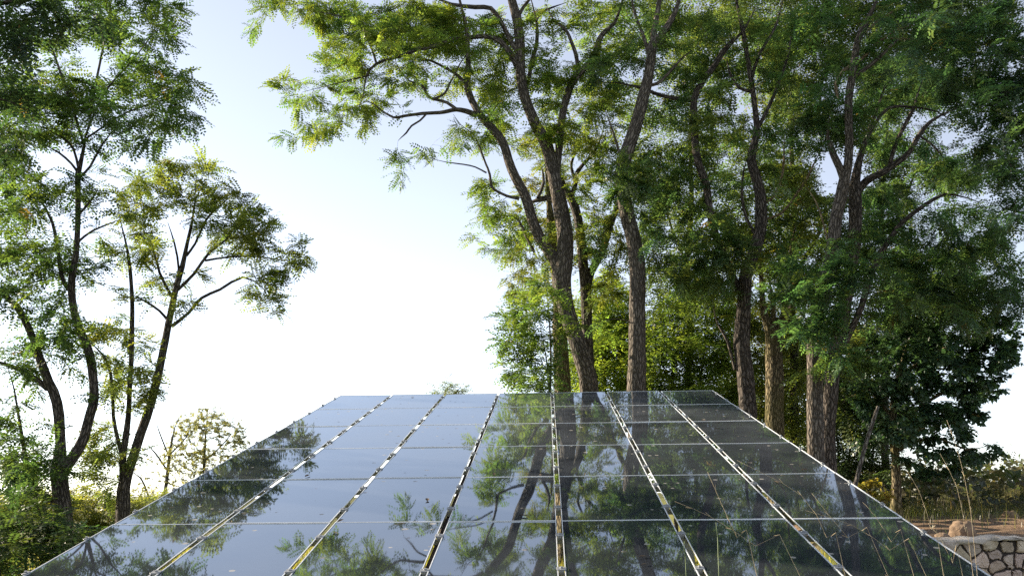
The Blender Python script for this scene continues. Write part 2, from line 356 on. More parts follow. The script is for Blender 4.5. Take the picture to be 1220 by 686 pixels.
def compound_leaf(n_pairs, seed):
    """a drooping rachis along +x of length 1 with paired oval leaflets; returns verts, quads, leaflet tone"""
    r = np.random.default_rng(seed); V = []; Q = []; S = []
    pos = [(.22 + .72 * i / max(1, n_pairs - 1), s) for i in range(n_pairs) for s in (-1, 1)] + [(1.0, 0)]
    for (x, s) in pos:
        z = -.30 * x * x
        L = .215 * (1 - .25 * abs(x - .55)) * r.uniform(.88, 1.1); wd = L * .55
        d = np.array([.30, s * .95, r.uniform(-.45, .12)]) if s else np.array([1, 0, -.5])
        d = d / np.linalg.norm(d)
        side = np.cross(d, np.array([r.uniform(-.35, .35), r.uniform(-.3, .3), 1.0])); side /= np.linalg.norm(side)
        b0 = np.array([x, s * .012, z]); k = len(V)
        V += [b0, b0 + d * L * .52 + side * wd * .5, b0 + d * L, b0 + d * L * .52 - side * wd * .5]
        Q.append((k, k + 1, k + 2, k + 3)); S += [r.uniform(.85, 1.15)] * 4
    return np.array(V), np.array(Q), np.array(S)
COMP = [compound_leaf(7, 1), compound_leaf(6, 2), compound_leaf(7, 3)]
COMP_FAR = [compound_leaf(4, 4), compound_leaf(4, 5)]
def broad_leaf(seed):
    r = np.random.default_rng(seed); V = []; Q = []; S = []
    for k in range(4):               # a short shoot of four broad leaves
        a = k * 2.2 + r.uniform(-.4, .4); x = .2 + .22 * k
        d = np.array([.6, math.cos(a) * .9, -.25 + .4 * math.sin(a)]); d /= np.linalg.norm(d)
        sd = np.cross(d, np.array([0, 0, 1.0])); sd /= np.linalg.norm(sd); up = np.cross(sd, d)
        L = r.uniform(.5, .7); wd = L * .36; b0 = np.array([x, 0, -.05 * x]); n = len(V)
        V += [b0, b0 + d * L * .45 + sd * wd + up * .05, b0 + d * L - up * .08, b0 + d * L * .45 - sd * wd + up * .05, b0 + d * L * .5]
        Q += [(n, n + 1, n + 2, n + 4), (n, n + 4, n + 2, n + 3)]; S += [r.uniform(.85, 1.15)] * 5
    return np.array(V), np.array(Q), np.array(S)
BROAD = [broad_leaf(7), broad_leaf(8)]

def norm(v): return v / (np.linalg.norm(v, axis=-1, keepdims=True) + 1e-9)
def leaves_mesh(name, pos, dirs, scale, cols, templates, mat, parent, origin, flat=.75, r=None):
    """pos, dirs (n,3) ; one template spray per entry"""
    n = len(pos); VV = []; QQ = []; CC = []; base_i = 0
    pick = r.integers(0, len(templates), n)
    for t, (TV, TQ, TS) in enumerate(templates):
        k = np.where(pick == t)[0]
        if not len(k): continue
        x = norm(dirs[k]); upv = norm(np.array([0, 0, 1.0]) + r.normal(0, 1 - flat, (len(k), 3)))
        y = norm(np.cross(upv, x)); z = np.cross(x, y)
        Rm = np.stack([x, y, z], -1)                               # columns
        V = np.einsum('nij,vj->nvi', Rm, TV) * scale[k][:, None, None] + pos[k][:, None, :]
        C = np.ones((len(k), len(TV), 4)); C[:, :, :3] = cols[k][:, None, :] * TS[None, :, None]
        Q = TQ[None] + (np.arange(len(k)) * len(TV))[:, None, None] + base_i
        VV.append(V.reshape(-1, 3)); CC.append(C.reshape(-1, 4)); QQ.append(Q.reshape(-1, 4)); base_i += len(k) * len(TV)
    return mesh_np(name, np.vstack(VV) - origin, [np.vstack(QQ)], mat, parent, {'col': ('FLOAT_COLOR', np.vstack(CC))})

LEAFCOUNT = 0
DENS, NLEAF, LSZ, GAIN = 1.0, 2.0, 1.22, np.array([1.30, 1.38, 2.0])
def tree(name, label, cat, Y, limbs, blobs, bark=BARK, leafcol=(.05, .085, .025), yellow=(.13, .13, .02), yfrac=.12, dens=14.0, nleaf=8, lsize=.26,
         templates=COMP, lmat=None, seed=1, rd=1.6, thick=1.0, group=None, droop=.12, twig=.011, deadlimbs=(), flat=.75, ext=True, bottom_z=None, back=0.0):
    global LEAFCOUNT
    r = np.random.default_rng(seed); limb3 = []
    for L in limbs + list(deadlimbs):
        pts = []
        for q in L:
            px, py, wpx = q[:3]; dY = q[3] if len(q) > 3 else 0.0
            p = P(px, py, Y + dY); pts.append([*p, wpx / 2 * (Y + dY) / F * thick])
        limb3.append(np.array(pts))
    # run the first limb of the tree down into the ground
    t0 = limb3[0]; g = float(ground_z(t0[0][0], t0[0][1]))
    if ext and t0[0][2] > g - .1:
        lean = (t0[0][:3] - t0[1][:3]); lean = lean / max(.05, abs(lean[2])) * .5; h = t0[0][2] - g
        foot = np.array([t0[0][0] + lean[0] * min(h, 1) * .6, t0[0][1] + lean[1] * min(h, 1) * .6, g - .25, t0[0][3] * 1.28])
        midp = np.array([*(t0[0][:3] * .45 + foot[:3] * .55), t0[0][3] * 1.06])
        limb3[0] = np.vstack([foot, midp, t0] if h > .6 else [foot, t0])
    origin = np.array([limb3[0][0][0], limb3[0][0][1], float(ground_z(limb3[0][0][0], limb3[0][0][1]))])
    root = empty(name, origin, label, cat, group)
    nodes = []; nrad = []; ndir = []
    for k, L in enumerate(limb3):
        S = spline(L, .2)
        if k: S[:, :3] += (np.stack([vnoise(np.arange(len(S)) * .35, seed * 7 + k * 3 + a) for a in range(3)], -1) - .5) * np.minimum(.09, S[:, 3:4] * .9)
        rad = np.maximum(S[:, 3], .006); ne = min(7, len(S) // 2); rad[-ne:] *= np.linspace(1, .3, ne)
        if k == 0 and ext:
            hz = S[:, 2] - g; rad = rad * (1 + .35 * np.exp(-np.maximum(hz, 0) / .3))
        dead = k >= len(limbs)
        mb = MB(); mb.tube(S[:, :3], rad, 18 if rad.max() > .12 else (12 if rad.max() > .05 else 8), lump=.16 if rad.max() > .05 else .1, seed=seed + k)
        mb.build('trunk' if k == 0 else 'limb', DEADWOOD if dead else bark, root, origin, True, True)
        if not dead:
            m0 = len(S) // 3 if k == 0 else 0
            nodes.append(S[m0:, :3]); nrad.append(rad[m0:]); ndir.append(norm(np.gradient(S[:, :3], axis=0))[m0:])
    # twigs reach out to points spread through the crown
    targets = []
    for (bx, by, bw, bh, dn, *ex) in blobs:
        dY = ex[0] if ex else back; rdd = ex[1] if len(ex) > 1 else rd
        c0 = P(bx, by, Y + dY); s = (Y + dY) / F
        n = r.poisson(DENS * dens * dn * math.pi * bw * bh * s * s)
        if n < 1: continue
        a = r.uniform(0, 2 * math.pi, n); q = np.sqrt(r.uniform(0, 1, n)) * (1 + .12 * r.normal(size=n))
        for u, v, z in zip(np.cos(a) * q, np.sin(a) * q, r.normal(0, .5, n)):
            targets.append(P(bx + bw * u, by + bh * v, Y + dY + z * rdd * math.sqrt(max(.15, 1 - min(1, u * u + v * v)))))
    targets = np.array(targets)
    if bottom_z is not None: targets = targets[targets[:, 2] > bottom_z]
    NP = np.vstack(nodes); NRd = np.concatenate(nrad); ND = np.vstack(ndir)
    cap = len(NP) + len(targets) * 7 + 10
    BP = np.zeros((cap, 3)); BR = np.zeros(cap); BD = np.zeros((cap, 3)); nn = len(NP); BP[:nn] = NP; BR[:nn] = NRd; BD[:nn] = ND
    dist = np.array([np.min(np.sum((NP - t) ** 2, 1)) for t in targets]); order = np.argsort(dist)
    tw = MB(); lp = []; ld = []; ls = []; lc = []
    for oi in order:
        t = targets[oi]; d = BP[:nn] - t; d2 = np.sum(d * d, 1) * (1 + .6 * (d[:, 2] > 0)); k = int(np.argmin(d2)); p0 = BP[k]; L = float(np.linalg.norm(t - p0))
        if L < .06: continue
        dr = (t - p0) / L
        out_d = norm(dr * np.array([1, 1, .4]) + np.array([0, 0, r.normal(0, .15)]))
        c1 = p0 + norm(dr * .7 + BD[k] * .6 + np.array([0, 0, .15])) * L * .38
        c2 = t - norm(dr * .6 + out_d * .6 + r.normal(0, .12, 3)) * L * .33
        ns = int(np.clip(L / .22, 3, 7)); tt = np.linspace(0, 1, ns + 1)[:, None]
        C = (1 - tt) ** 3 * p0 + 3 * (1 - tt) ** 2 * tt * c1 + 3 * (1 - tt) * tt ** 2 * c2 + tt ** 3 * t
        C[1:-1] += r.normal(0, .018 * min(1, L), (ns - 1, 3))
        r0 = min(BR[k] * .75, twig * (.45 + .75 * L)); r1 = max(.0028, min(r0 * .4, .005)); rad = r0 + (r1 - r0) * tt[:, 0] ** .8
        tw.tube(C, rad, 5 if r0 > .012 else 3, cap=False)
        D = norm(np.gradient(C, axis=0)); m = ns; BP[nn:nn + m] = C[1:]; BR[nn:nn + m] = rad[1:]; BD[nn:nn + m] = D[1:]; nn += m
        nl = r.poisson(NLEAF * nleaf) + 1; tq = 1 - r.uniform(0, 1, nl) ** 1.3 * min(.9, .5 / L); f = tq * ns; i0 = np.minimum(f.astype(int), ns - 1); fr = (f - i0)[:, None]
        pp = C[i0] * (1 - fr) + C[i0 + 1] * fr; dd = D[i0]
        sd = norm(np.cross(dd, np.array([0, 0, 1.0]))) * r.choice([-1, 1], nl)[:, None]
        q = norm(dd * r.uniform(.2, .9, (nl, 1)) + sd * r.uniform(.35, 1.0, (nl, 1)) + r.normal(0, .28, (nl, 3)) + np.array([0, 0, -droop]))
        lp.append(pp); ld.append(q); ls.append(LSZ * lsize * r.uniform(.55, 1.32, nl))
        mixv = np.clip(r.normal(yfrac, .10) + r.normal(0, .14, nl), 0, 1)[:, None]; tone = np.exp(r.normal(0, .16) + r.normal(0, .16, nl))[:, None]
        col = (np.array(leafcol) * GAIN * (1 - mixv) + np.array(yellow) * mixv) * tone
        br = r.uniform(0, 1, nl) < .006; col[br] = np.array([.14, .10, .04]); lc.append(col)
    tw.build('twigs', bark, root, origin, False, True)['kind'] = 'stuff'
    lp, ld, ls, lc = np.vstack(lp), np.vstack(ld), np.concatenate(ls), np.vstack(lc); LEAFCOUNT += len(lp)
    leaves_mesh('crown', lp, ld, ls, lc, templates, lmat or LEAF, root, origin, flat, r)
    return root

GREEN = (.040, .078, .022); DEEP = (.026, .058, .022); OLIVE = (.058, .095, .024); YEL = (.16, .15, .018)
# --- left side
tree('locust_tree', 'tall forked locust on the far left with thick twin stems and broad dark crown', 'tree', 17.0,
  [[(75, 628, 25), (73, 590, 22), (70, 560, 23), (72, 530, 14), (68, 480, 13), (58, 455, 12), (47, 425, 10), (36, 395, 9), (20, 365, 9), (0, 347, 8), (-30, 310, 6)],
   [(74, 565, 17), (84, 545, 15), (100, 520, 14), (110, 492, 12), (111, 470, 12), (106, 425, 12), (97, 400, 11), (88, 370, 10), (87, 330, 10), (91, 280, 8), (93, 215, 7.5), (93, 203, 7), (100, 175, 5), (103, 160, 4), (112, 125, 3)],
   [(70, 606, 10), (55, 590, 9), (38, 578, 8), (32, 555, 6), (25, 510, 5), (18, 465, 4), (10, 440, 3)],
   [(55, 462, 8), (35, 447, 7), (12, 436, 6), (-20, 425, 5)],
   [(83, 345, 6), (73, 328, 6), (62, 265, 4.5), (45, 235, 4), (22, 210, 3)],
   [(92, 205, 4), (85, 195, 3.5), (70, 182, 3), (50, 172, 2.5)], [(94, 200, 4), (88, 178, 3.5), (75, 165, 3), (42, 148, 2)],
   [(96, 210, 4), (108, 198, 3.5), (122, 172, 3), (140, 150, 2)], [(95, 255, 3.5), (108, 240, 3), (117, 226, 2)],
   [(94, 288, 3.5), (110, 275, 3), (142, 262, 2)], [(103, 160, 3), (125, 110, 3), (160, 70, 2.5), (190, 30, 2)], [(103, 165, 3), (150, 135, 2.5), (200, 118, 2), (240, 100, 1.5)],
   [(100, 170, 4), (80, 110, 4), (60, 50, 3), (50, 0, 3)], [(106, 140, 4), (118, 80, 3.5), (130, 20, 3), (135, -40, 2.5)]],
  [(60, -60, 150, 50, .5), (130, 10, 70, 45, 1.1), (60, 65, 70, 55, .8), (170, 50, 40, 45, .9), (195, 15, 25, 25, .6), (185, 100, 50, 28, 1.1), (225, 100, 35, 16, 1), (252, 103, 14, 8, .8), (140, 115, 70, 40, .85), (90, 140, 80, 32, .9), (75, 235, 40, 24, .8), (60, 370, 30, 16, 1), (110, 375, 16, 20, .7), (120, 470, 12, 20, .6),
   (190, 155, 45, 24, 1), (225, 140, 18, 10, .8), (150, 175, 40, 12, .6), (20, 140, 45, 50, 1.1), (35, 205, 40, 30, .9), (110, 195, 30, 10, .4), (15, 240, 40, 30, .9), (55, 295, 45, 26, 1), (20, 290, 30, 35, 1.1), (118, 245, 24, 25, .7), (135, 280, 25, 25, .5), (115, 300, 20, 20, .6),
   (35, 345, 45, 25, 1.3), (65, 315, 30, 16, 1.2), (110, 330, 20, 12, .9), (15, 425, 30, 18, 1.6), (60, 415, 36, 26, 1.7), (80, 395, 18, 16, 1.0), (95, 440, 18, 28, 1.0), (85, 475, 20, 18, .8), (50, 455, 24, 10, .8), (20, 540, 35, 35, 1.8), (45, 560, 30, 20, 1.5), (55, 520, 16, 18, .8), (15, 490, 25, 15, 1.0), (25, 585, 30, 12, 1.2), (85, 560, 14, 14, .5), (-40, 200, 60, 200, .6)],
  bark=BARK_DARK, leafcol=GREEN, yellow=(.12, .14, .02), yfrac=.22, dens=15.5, lsize=.27, seed=21, rd=3.0, thick=.9)
tree('locust_tree', 'slender twin stemmed locust with a rounded crown standing alone against white sky', 'tree', 18.5,
  [[(147, 605, 16), (147, 585, 15), (150, 570, 14), (158, 545, 11), (168, 515, 10.5), (180, 480, 10), (190, 440, 9), (197, 405, 8.5), (201, 385, 8), (208, 350, 7), (217, 318, 6), (224, 285, 4), (231, 250, 3), (233, 215, 2)],
   [(146, 575, 9), (147, 550, 7.5), (152, 510, 7), (155, 470, 6), (157, 400, 5.5), (157, 350, 5), (152, 300, 4), (145, 270, 3), (140, 245, 2.5)],
   [(146, 545, 6), (140, 525, 5), (134, 495, 4.5), (133, 460, 4), (127, 430, 4), (115, 415, 3.5), (104, 405, 3)],
   [(204, 388, 5), (225, 372, 4), (240, 355, 4), (262, 345, 3.5), (290, 330, 3), (315, 345, 2), (325, 370, 1.5)],
   [(212, 345, 4), (232, 325, 4), (250, 300, 3.5), (270, 285, 3), (280, 270, 2)], [(222, 305, 3.5), (232, 290, 3), (245, 262, 3), (262, 245, 2.5), (280, 230, 2)],
   [(205, 352, 4), (190, 325, 3.5), (183, 300, 3), (170, 285, 2.5), (160, 280, 2)], [(208, 340, 3), (213, 320, 3), (208, 290, 2.5), (200, 265, 2)], [(201, 383, 3.5), (190, 370, 3), (172, 358, 2.5), (158, 352, 2)],
   [(245, 310, 3), (270, 306, 2.5), (300, 305, 2), (340, 310, 1.5), (362, 304, 1)], [(222, 300, 3), (228, 270, 2.5), (230, 245, 2)]],
  [(185, 215, 35, 22, 1), (225, 205, 40, 20, 1), (265, 215, 25, 16, .9), (205, 235, 40, 22, 1), (240, 240, 45, 22, 1), (275, 235, 18, 20, 1), (255, 268, 30, 20, .8), (295, 262, 30, 18, 1), (320, 285, 26, 16, 1), (285, 290, 40, 16, .9), (325, 310, 34, 12, 1.3), (358, 305, 16, 7, 1.5), (340, 290, 20, 10, 1), (335, 330, 24, 14, 1), (305, 275, 30, 14, 1), (320, 335, 24, 18, 1), (325, 365, 12, 15, .9), (298, 345, 20, 12, .6),
   (170, 265, 24, 20, .9), (150, 235, 22, 25, .9), (180, 290, 24, 16, .8), (232, 318, 22, 10, .5), (240, 365, 14, 10, .8), (215, 365, 12, 12, .4), (135, 352, 14, 10, 1), (170, 350, 16, 16, 1), (140, 392, 28, 14, 1.5), (125, 402, 20, 16, 1.4), (165, 405, 18, 22, 1.2), (165, 440, 26, 14, 1.4), (130, 440, 22, 22, 1.1), (140, 480, 26, 14, 1.3), (150, 460, 20, 12, 1), (180, 500, 14, 10, .9), (125, 515, 24, 14, 1.2), (115, 552, 28, 20, 1.6), (150, 535, 24, 18, 1.3), (120, 590, 16, 14, 1.0), (180, 470, 14, 10, .8), (195, 330, 24, 12, .7), (260, 285, 30, 20, .8), (150, 300, 20, 14, .8)],
  bark=BARK_DARK, leafcol=OLIVE, yellow=(.20, .20, .04), yfrac=.35, dens=16, lsize=.26, seed=22, rd=1.6)
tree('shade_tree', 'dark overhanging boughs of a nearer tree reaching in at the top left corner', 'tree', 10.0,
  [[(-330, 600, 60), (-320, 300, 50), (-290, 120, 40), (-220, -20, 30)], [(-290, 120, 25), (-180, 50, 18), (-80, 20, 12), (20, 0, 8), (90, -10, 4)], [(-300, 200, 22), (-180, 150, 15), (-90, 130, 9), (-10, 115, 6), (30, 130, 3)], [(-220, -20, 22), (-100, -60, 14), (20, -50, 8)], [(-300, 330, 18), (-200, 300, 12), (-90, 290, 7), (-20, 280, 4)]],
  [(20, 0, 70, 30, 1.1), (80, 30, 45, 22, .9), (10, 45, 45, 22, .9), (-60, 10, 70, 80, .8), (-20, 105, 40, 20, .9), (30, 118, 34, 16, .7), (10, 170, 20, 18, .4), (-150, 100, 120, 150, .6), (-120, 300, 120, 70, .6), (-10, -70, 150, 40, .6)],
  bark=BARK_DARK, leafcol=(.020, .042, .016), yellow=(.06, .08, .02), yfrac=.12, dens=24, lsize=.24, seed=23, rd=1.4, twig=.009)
tree('birch_sapling', 'small pale yellowing tree with half bare branches far behind the array corner', 'tree', 32.0,
  [[(195, 600, 5), (200, 560, 4), (203, 535, 3.5), (208, 510, 2.5), (215, 495, 1.5)], [(245, 600, 4), (243, 545, 3.5), (245, 515, 2.5), (240, 490, 1.5)], [(200, 560, 2.5), (185, 540, 2), (172, 525, 1.4)], [(202, 545, 2), (190, 515, 1.6), (185, 500, 1.2)], [(180, 600, 3), (168, 570, 2), (152, 560, 1.4)], [(243, 550, 2), (265, 530, 1.6), (280, 510, 1)], [(203, 540, 2), (222, 520, 1.6), (228, 505, 1.2)]],
  [(250, 500, 26, 16, .8), (240, 525, 35, 18, .9), (275, 515, 18, 16, 1.6), (215, 510, 14, 14, 1.2), (250, 550, 35, 16, 1.6), (215, 545, 25, 18, 1.3), (285, 530, 14, 10, 1.2), (240, 505, 26, 18, 1.3), (180, 560, 20, 20, .3), (170, 590, 20, 15, .6), (225, 570, 30, 12, 1)],
  bark=BARK_PALE, leafcol=(.15, .155, .06), yellow=(.26, .23, .10), yfrac=.3, dens=110, nleaf=5, lsize=.05, templates=BROAD, seed=24, rd=1.5, twig=.012)
tree('locust_sapling', 'small round treetop peeping over the far edge of the array', 'tree', 34.0,
  [[(528, 560, 6), (530, 490, 5), (530, 465, 3)], [(530, 485, 3), (515, 472, 2)], [(530, 480, 3), (548, 462, 2)]],
  [(528, 456, 12, 8, 1), (550, 462, 14, 8, 1), (535, 468, 24, 6, 1), (495, 467, 8, 3, .7), (530, 485, 30, 10, .7)],
  bark=BARK, leafcol=(.07, .10, .03), yellow=(.17, .15, .04), yfrac=.3, dens=45, nleaf=5, lsize=.24, templates=COMP_FAR, seed=25, rd=1.0)
# --- the big tree in the middle
tree('locust_tree', 'biggest tree behind the array, leaning trunk with long arching limbs to the left', 'tree', 20.0,
  [[(702, 466, 24), (695, 431, 23), (687, 405, 22), (678, 379, 22), (671, 352, 24), (669, 335, 26), (671, 318, 25), (673, 300, 22), (673, 276, 21), (668, 247, 20), (662, 218, 18), (658, 200, 17), (652, 175, 16.5), (637, 146, 16), (626, 117, 15), (620, 87, 14), (620, 58, 14), (617, 29, 13), (611, 5, 12), (600, -40, 10), (590, -90, 7)],
   [(668, 335, 16), (659, 308, 15), (647, 291, 14.5), (633, 259, 14), (624, 232, 13), (615, 212, 12.5), (605, 190, 12), (594, 160, 11.5), (576, 140, 10.5), (562, 120, 9.5), (556, 102, 9), (557, 82, 8), (557, 62, 7), (555, 30, 5), (548, 0, 4), (540, -50, 3)],
   [(617, 78, 9), (608, 64, 8.5), (596, 50, 8), (582, 44, 7.5), (568, 44, 7), (553, 46, 7), (540, 47, 7), (524, 52, 6.5), (508, 57, 6.5), (494, 61, 6), (484, 66, 5.5), (470, 70, 5), (448, 77, 4), (436, 90, 3.5), (433, 112, 3), (425, 135, 2)],
   [(617, 62, 7), (608, 48, 7), (597, 26, 6.5), (585, 10, 6.5), (567, 8, 6.5), (538, 5, 5.5), (521, -2, 5), (490, -20, 3)],
   [(567, 139, 8), (555, 132, 7), (544, 130, 6), (534, 132, 5.5), (524, 134, 5), (503, 135, 4.5), (480, 138, 4), (469, 140, 3.5), (452, 130, 3), (438, 121, 2.5), (420, 130, 2)],
   [(508, 136, 3), (500, 144, 2.8), (490, 150, 2.8), (484, 158, 2.6), (478, 164, 2.2), (474, 168, 1.5)],
   [(544, 130, 5), (532, 122, 4.5), (518, 118, 4.5), (510, 114, 4.5), (506, 106, 4), (498, 100, 3.5), (488, 96, 3), (476, 84, 2.5), (470, 70, 2)],
   [(518, 118, 3.5), (530, 112, 3.5), (536, 100, 3.2), (543, 87, 3), (549, 75, 3), (556, 66, 3)],
   [(553, 98, 5), (546, 91, 4.5), (538, 85, 4), (518, 74, 3.5), (497, 68, 3), (480, 67, 2.5)],
   [(618, 236, 5), (604, 234, 4), (592, 228, 4), (586, 222, 4), (583, 208, 3.5), (578, 194, 3), (570, 172, 2.8), (563, 160, 2.5), (549, 149, 2), (540, 136, 1.5)],
   [(580, 206, 2.5), (566, 199, 2), (552, 196, 2), (530, 193, 1.5), (510, 188, 1.2)],
   [(672, 255, 9, .5), (660, 238, 8, .6), (645, 238, 8, .7), (628, 242, 6, .8)], [(640, 236, 5, .6), (648, 218, 4, .8), (646, 200, 3, 1)],
   [(663, 215, 9), (666, 190, 9.5), (670, 150, 10), (673, 125, 10.5), (678, 105, 10.5), (685, 93, 10.5), (693, 86, 10), (701, 78, 9.5), (709, 64, 9), (715, 46, 8), (722, 36, 6), (732, 27, 5), (740, 8, 4), (750, -30, 3)],
   [(688, 92, 7), (688, 79, 6), (686, 64, 5.5), (681, 50, 5), (675, 38, 4.5), (667, 30, 4.5), (659, 22, 4), (650, 5, 3)],
   [(630, 92, 6, .4), (632, 82, 6, .4), (636, 66, 6, .5), (639, 52, 5.5, .6), (640, 32, 5, .6), (637, 16, 4.5, .6), (630, -10, 3, .6)], [(639, 26, 4, .5), (646, 15, 3.5, .5), (658, 9, 3, .5), (675, 3, 2, .5)],
   [(618, 20, 5), (624, 8, 5), (634, -5, 4), (650, -30, 3)],
   [(448, 76, 3.5), (440, 50, 3), (430, 30, 3), (405, 20, 2.5), (380, 14, 2), (340, 10, 1.5)], [(440, 90, 3), (420, 95, 2.5), (400, 100, 2), (360, 110, 1.5)],
   [(668, 400, 2.5, -.6), (655, 388, 2, -.6), (650, 392, 1.5, -.6)],
   [(636, 300, 4, .6), (626, 280, 3.5, .7), (618, 262, 3, .8), (605, 255, 2, .8)]],
  [(312, 10, 22, 12, 1), (300, 30, 8, 10, .8), (345, 6, 36, 12, 1.1), (390, 14, 40, 20, 1.2), (420, 35, 40, 22, 1.2), (398, 66, 18, 22, .9), (415, 90, 26, 26, 1), (345, 100, 32, 8, .9), (320, 104, 12, 6, .8), (365, 118, 24, 10, 1), (355, 135, 10, 10, .5), (392, 135, 20, 16, 1), (332, 160, 12, 6, .8), (350, 165, 10, 10, .7), (375, 160, 18, 12, .9), (395, 172, 14, 8, .8), (383, 185, 6, 6, .7), (430, 120, 24, 20, .9), (455, 100, 30, 22, .9), (430, 150, 16, 10, .7), (460, 45, 50, 40, 1.3), (505, 40, 50, 38, 1.3), (550, 35, 50, 36, 1.2), (490, 90, 34, 22, .8), (530, 95, 36, 20, .7), (575, 85, 24, 34, .9),
   (470, 125, 22, 12, .6), (450, 145, 14, 8, .5), (500, 120, 20, 10, .3), (590, 120, 22, 36, 1), (600, 155, 20, 22, .9), (575, 178, 18, 14, .6), (545, 175, 20, 12, .5), (495, 185, 18, 8, .9), (485, 203, 18, 14, 1), (505, 210, 10, 16, .6), (484, 226, 14, 8, .9), (525, 178, 18, 8, .6), (548, 160, 14, 8, .4), (560, 225, 16, 12, 1), (580, 235, 22, 18, 1), (575, 265, 20, 20, 1), (590, 292, 20, 16, .9), (605, 262, 24, 26, .8), (570, 300, 10, 10, .4), (630, 290, 22, 24, .6), (645, 150, 20, 40, .6), (650, 60, 34, 60, 1), (655, 100, 22, 40, .6), (690, 130, 30, 50, .7), (705, 40, 40, 44, .9), (720, 110, 24, 50, .7), (695, 200, 24, 30, .5), (730, 195, 18, 24, .4), (620, 185, 14, 25, .4), (610, 75, 20, 40, .5),
   (480, -40, 120, 30, .8), (620, -50, 110, 40, .6), (350, -30, 60, 20, .8)],
  bark=BARK, leafcol=(.055, .105, .024), yellow=(.19, .205, .025), yfrac=.32, dens=18, lsize=.25, seed=26, rd=2.6, thick=.9, back=.6)
tree('locust_tree', 'thin dark upright trunk with a slanting fork just right of the leaning trunk', 'tree', 22.0,
  [[(702, 466, 14), (700, 405, 13), (698, 352, 13), (696, 326, 12.5), (693, 297, 12), (689, 260, 11), (680, 236, 10), (672, 222, 8), (664, 200, 6), (662, 170, 5)],
   [(699, 352, 10), (702, 330, 9.5), (714, 302, 9), (726, 270, 8.5), (735, 247, 7.5), (744, 225, 6), (750, 195, 5)],
   [(680, 236, 6), (686, 222, 6), (688, 206, 5.5), (695, 195, 4.5), (706, 183, 4), (716, 165, 3), (722, 140, 2.5)], [(686, 215, 4), (681, 200, 3.5), (683, 188, 3), (690, 170, 2)]],
  [(700, 270, 30, 40, .7), (725, 300, 30, 40, .7), (740, 220, 30, 40, .8), (690, 180, 40, 30, .8), (715, 140, 36, 40, .8), (660, 290, 24, 30, .4), (730, 340, 26, 26, .7)],
  bark=BARK_DARK, leafcol=(.055, .09, .024), yellow=(.18, .16, .02), yfrac=.25, dens=16, lsize=.25, seed=27, rd=2.4)
tree('old_locust_tree', 'mossy trunk half hidden behind the foot of the leaning tree', 'tree', 24.0,
  [[(670, 466, 20), (669, 430, 18), (667, 395, 17), (666, 350, 15), (660, 300, 13), (656, 260, 10), (650, 200, 7)], [(664, 330, 8), (645, 290, 6), (630, 270, 4)]],
  [(650, 250, 40, 40, .7), (620, 280, 30, 30, .7), (640, 330, 30, 24, .7), (620, 330, 20, 16, .7), (660, 190, 40, 40, .6)],
  bark=BARK_MOSS, leafcol=(.065, .10, .022), yellow=(.22, .18, .02), yfrac=.3, dens=13, lsize=.27, seed=28, rd=2.0)
tree('locust_tree', 'straight grey trunk bare to mid height, right of the big leaning tree', 'tree', 18.8,
  [[(758, 466, 22), (759, 440, 20.5), (759, 379, 20), (759, 326, 20), (757, 300, 19), (752, 275, 18.5), (747, 255, 18), (742, 225, 18), (741, 205, 18), (746, 185, 17), (752, 166, 16.5), (761, 138, 15), (768, 110, 13.5), (773, 88, 12), (776, 66, 11.5), (778, 52, 11), (786, 44, 9), (799, 25, 7.5), (808, 4, 6.5), (815, -40, 5)],
   [(777, 58, 8), (778, 40, 8), (782, 20, 6.5), (786, 0, 6), (790, -50, 4)], [(772, 66, 5), (767, 46, 4.5), (760, 28, 4), (754, 5, 3.5), (750, -20, 3)],
   [(772, 102, 5), (782, 100, 4.5), (794, 90, 4), (812, 70, 3), (825, 60, 2)], [(742, 195, 4), (735, 170, 3), (728, 150, 2.5), (720, 130, 2)]],
  [(760, 25, 40, 40, 1), (810, 30, 36, 36, .9), (735, 80, 36, 36, .8), (800, 95, 30, 34, .7), (790, 150, 36, 36, .7), (740, 205, 26, 32, 1.2, -.8, .5), (755, 225, 20, 22, 1.2, -.9, .4), (785, 205, 34, 30, 1), (775, 250, 26, 30, .9), (815, 220, 34, 34, 1), (800, 290, 34, 24, .9), (770, 290, 20, 14, .8), (820, 320, 40, 24, .9), (780, 320, 14, 10, .6), (720, 300, 20, 26, .4), (790, -50, 90, 40, .5), (695, 388, 14, 6, .6, -.5, .3)],
  bark=BARK, leafcol=(.044, .086, .030), yellow=(.15, .16, .025), yfrac=.16, dens=22, lsize=.26, seed=29, back=1.1, rd=2.6)
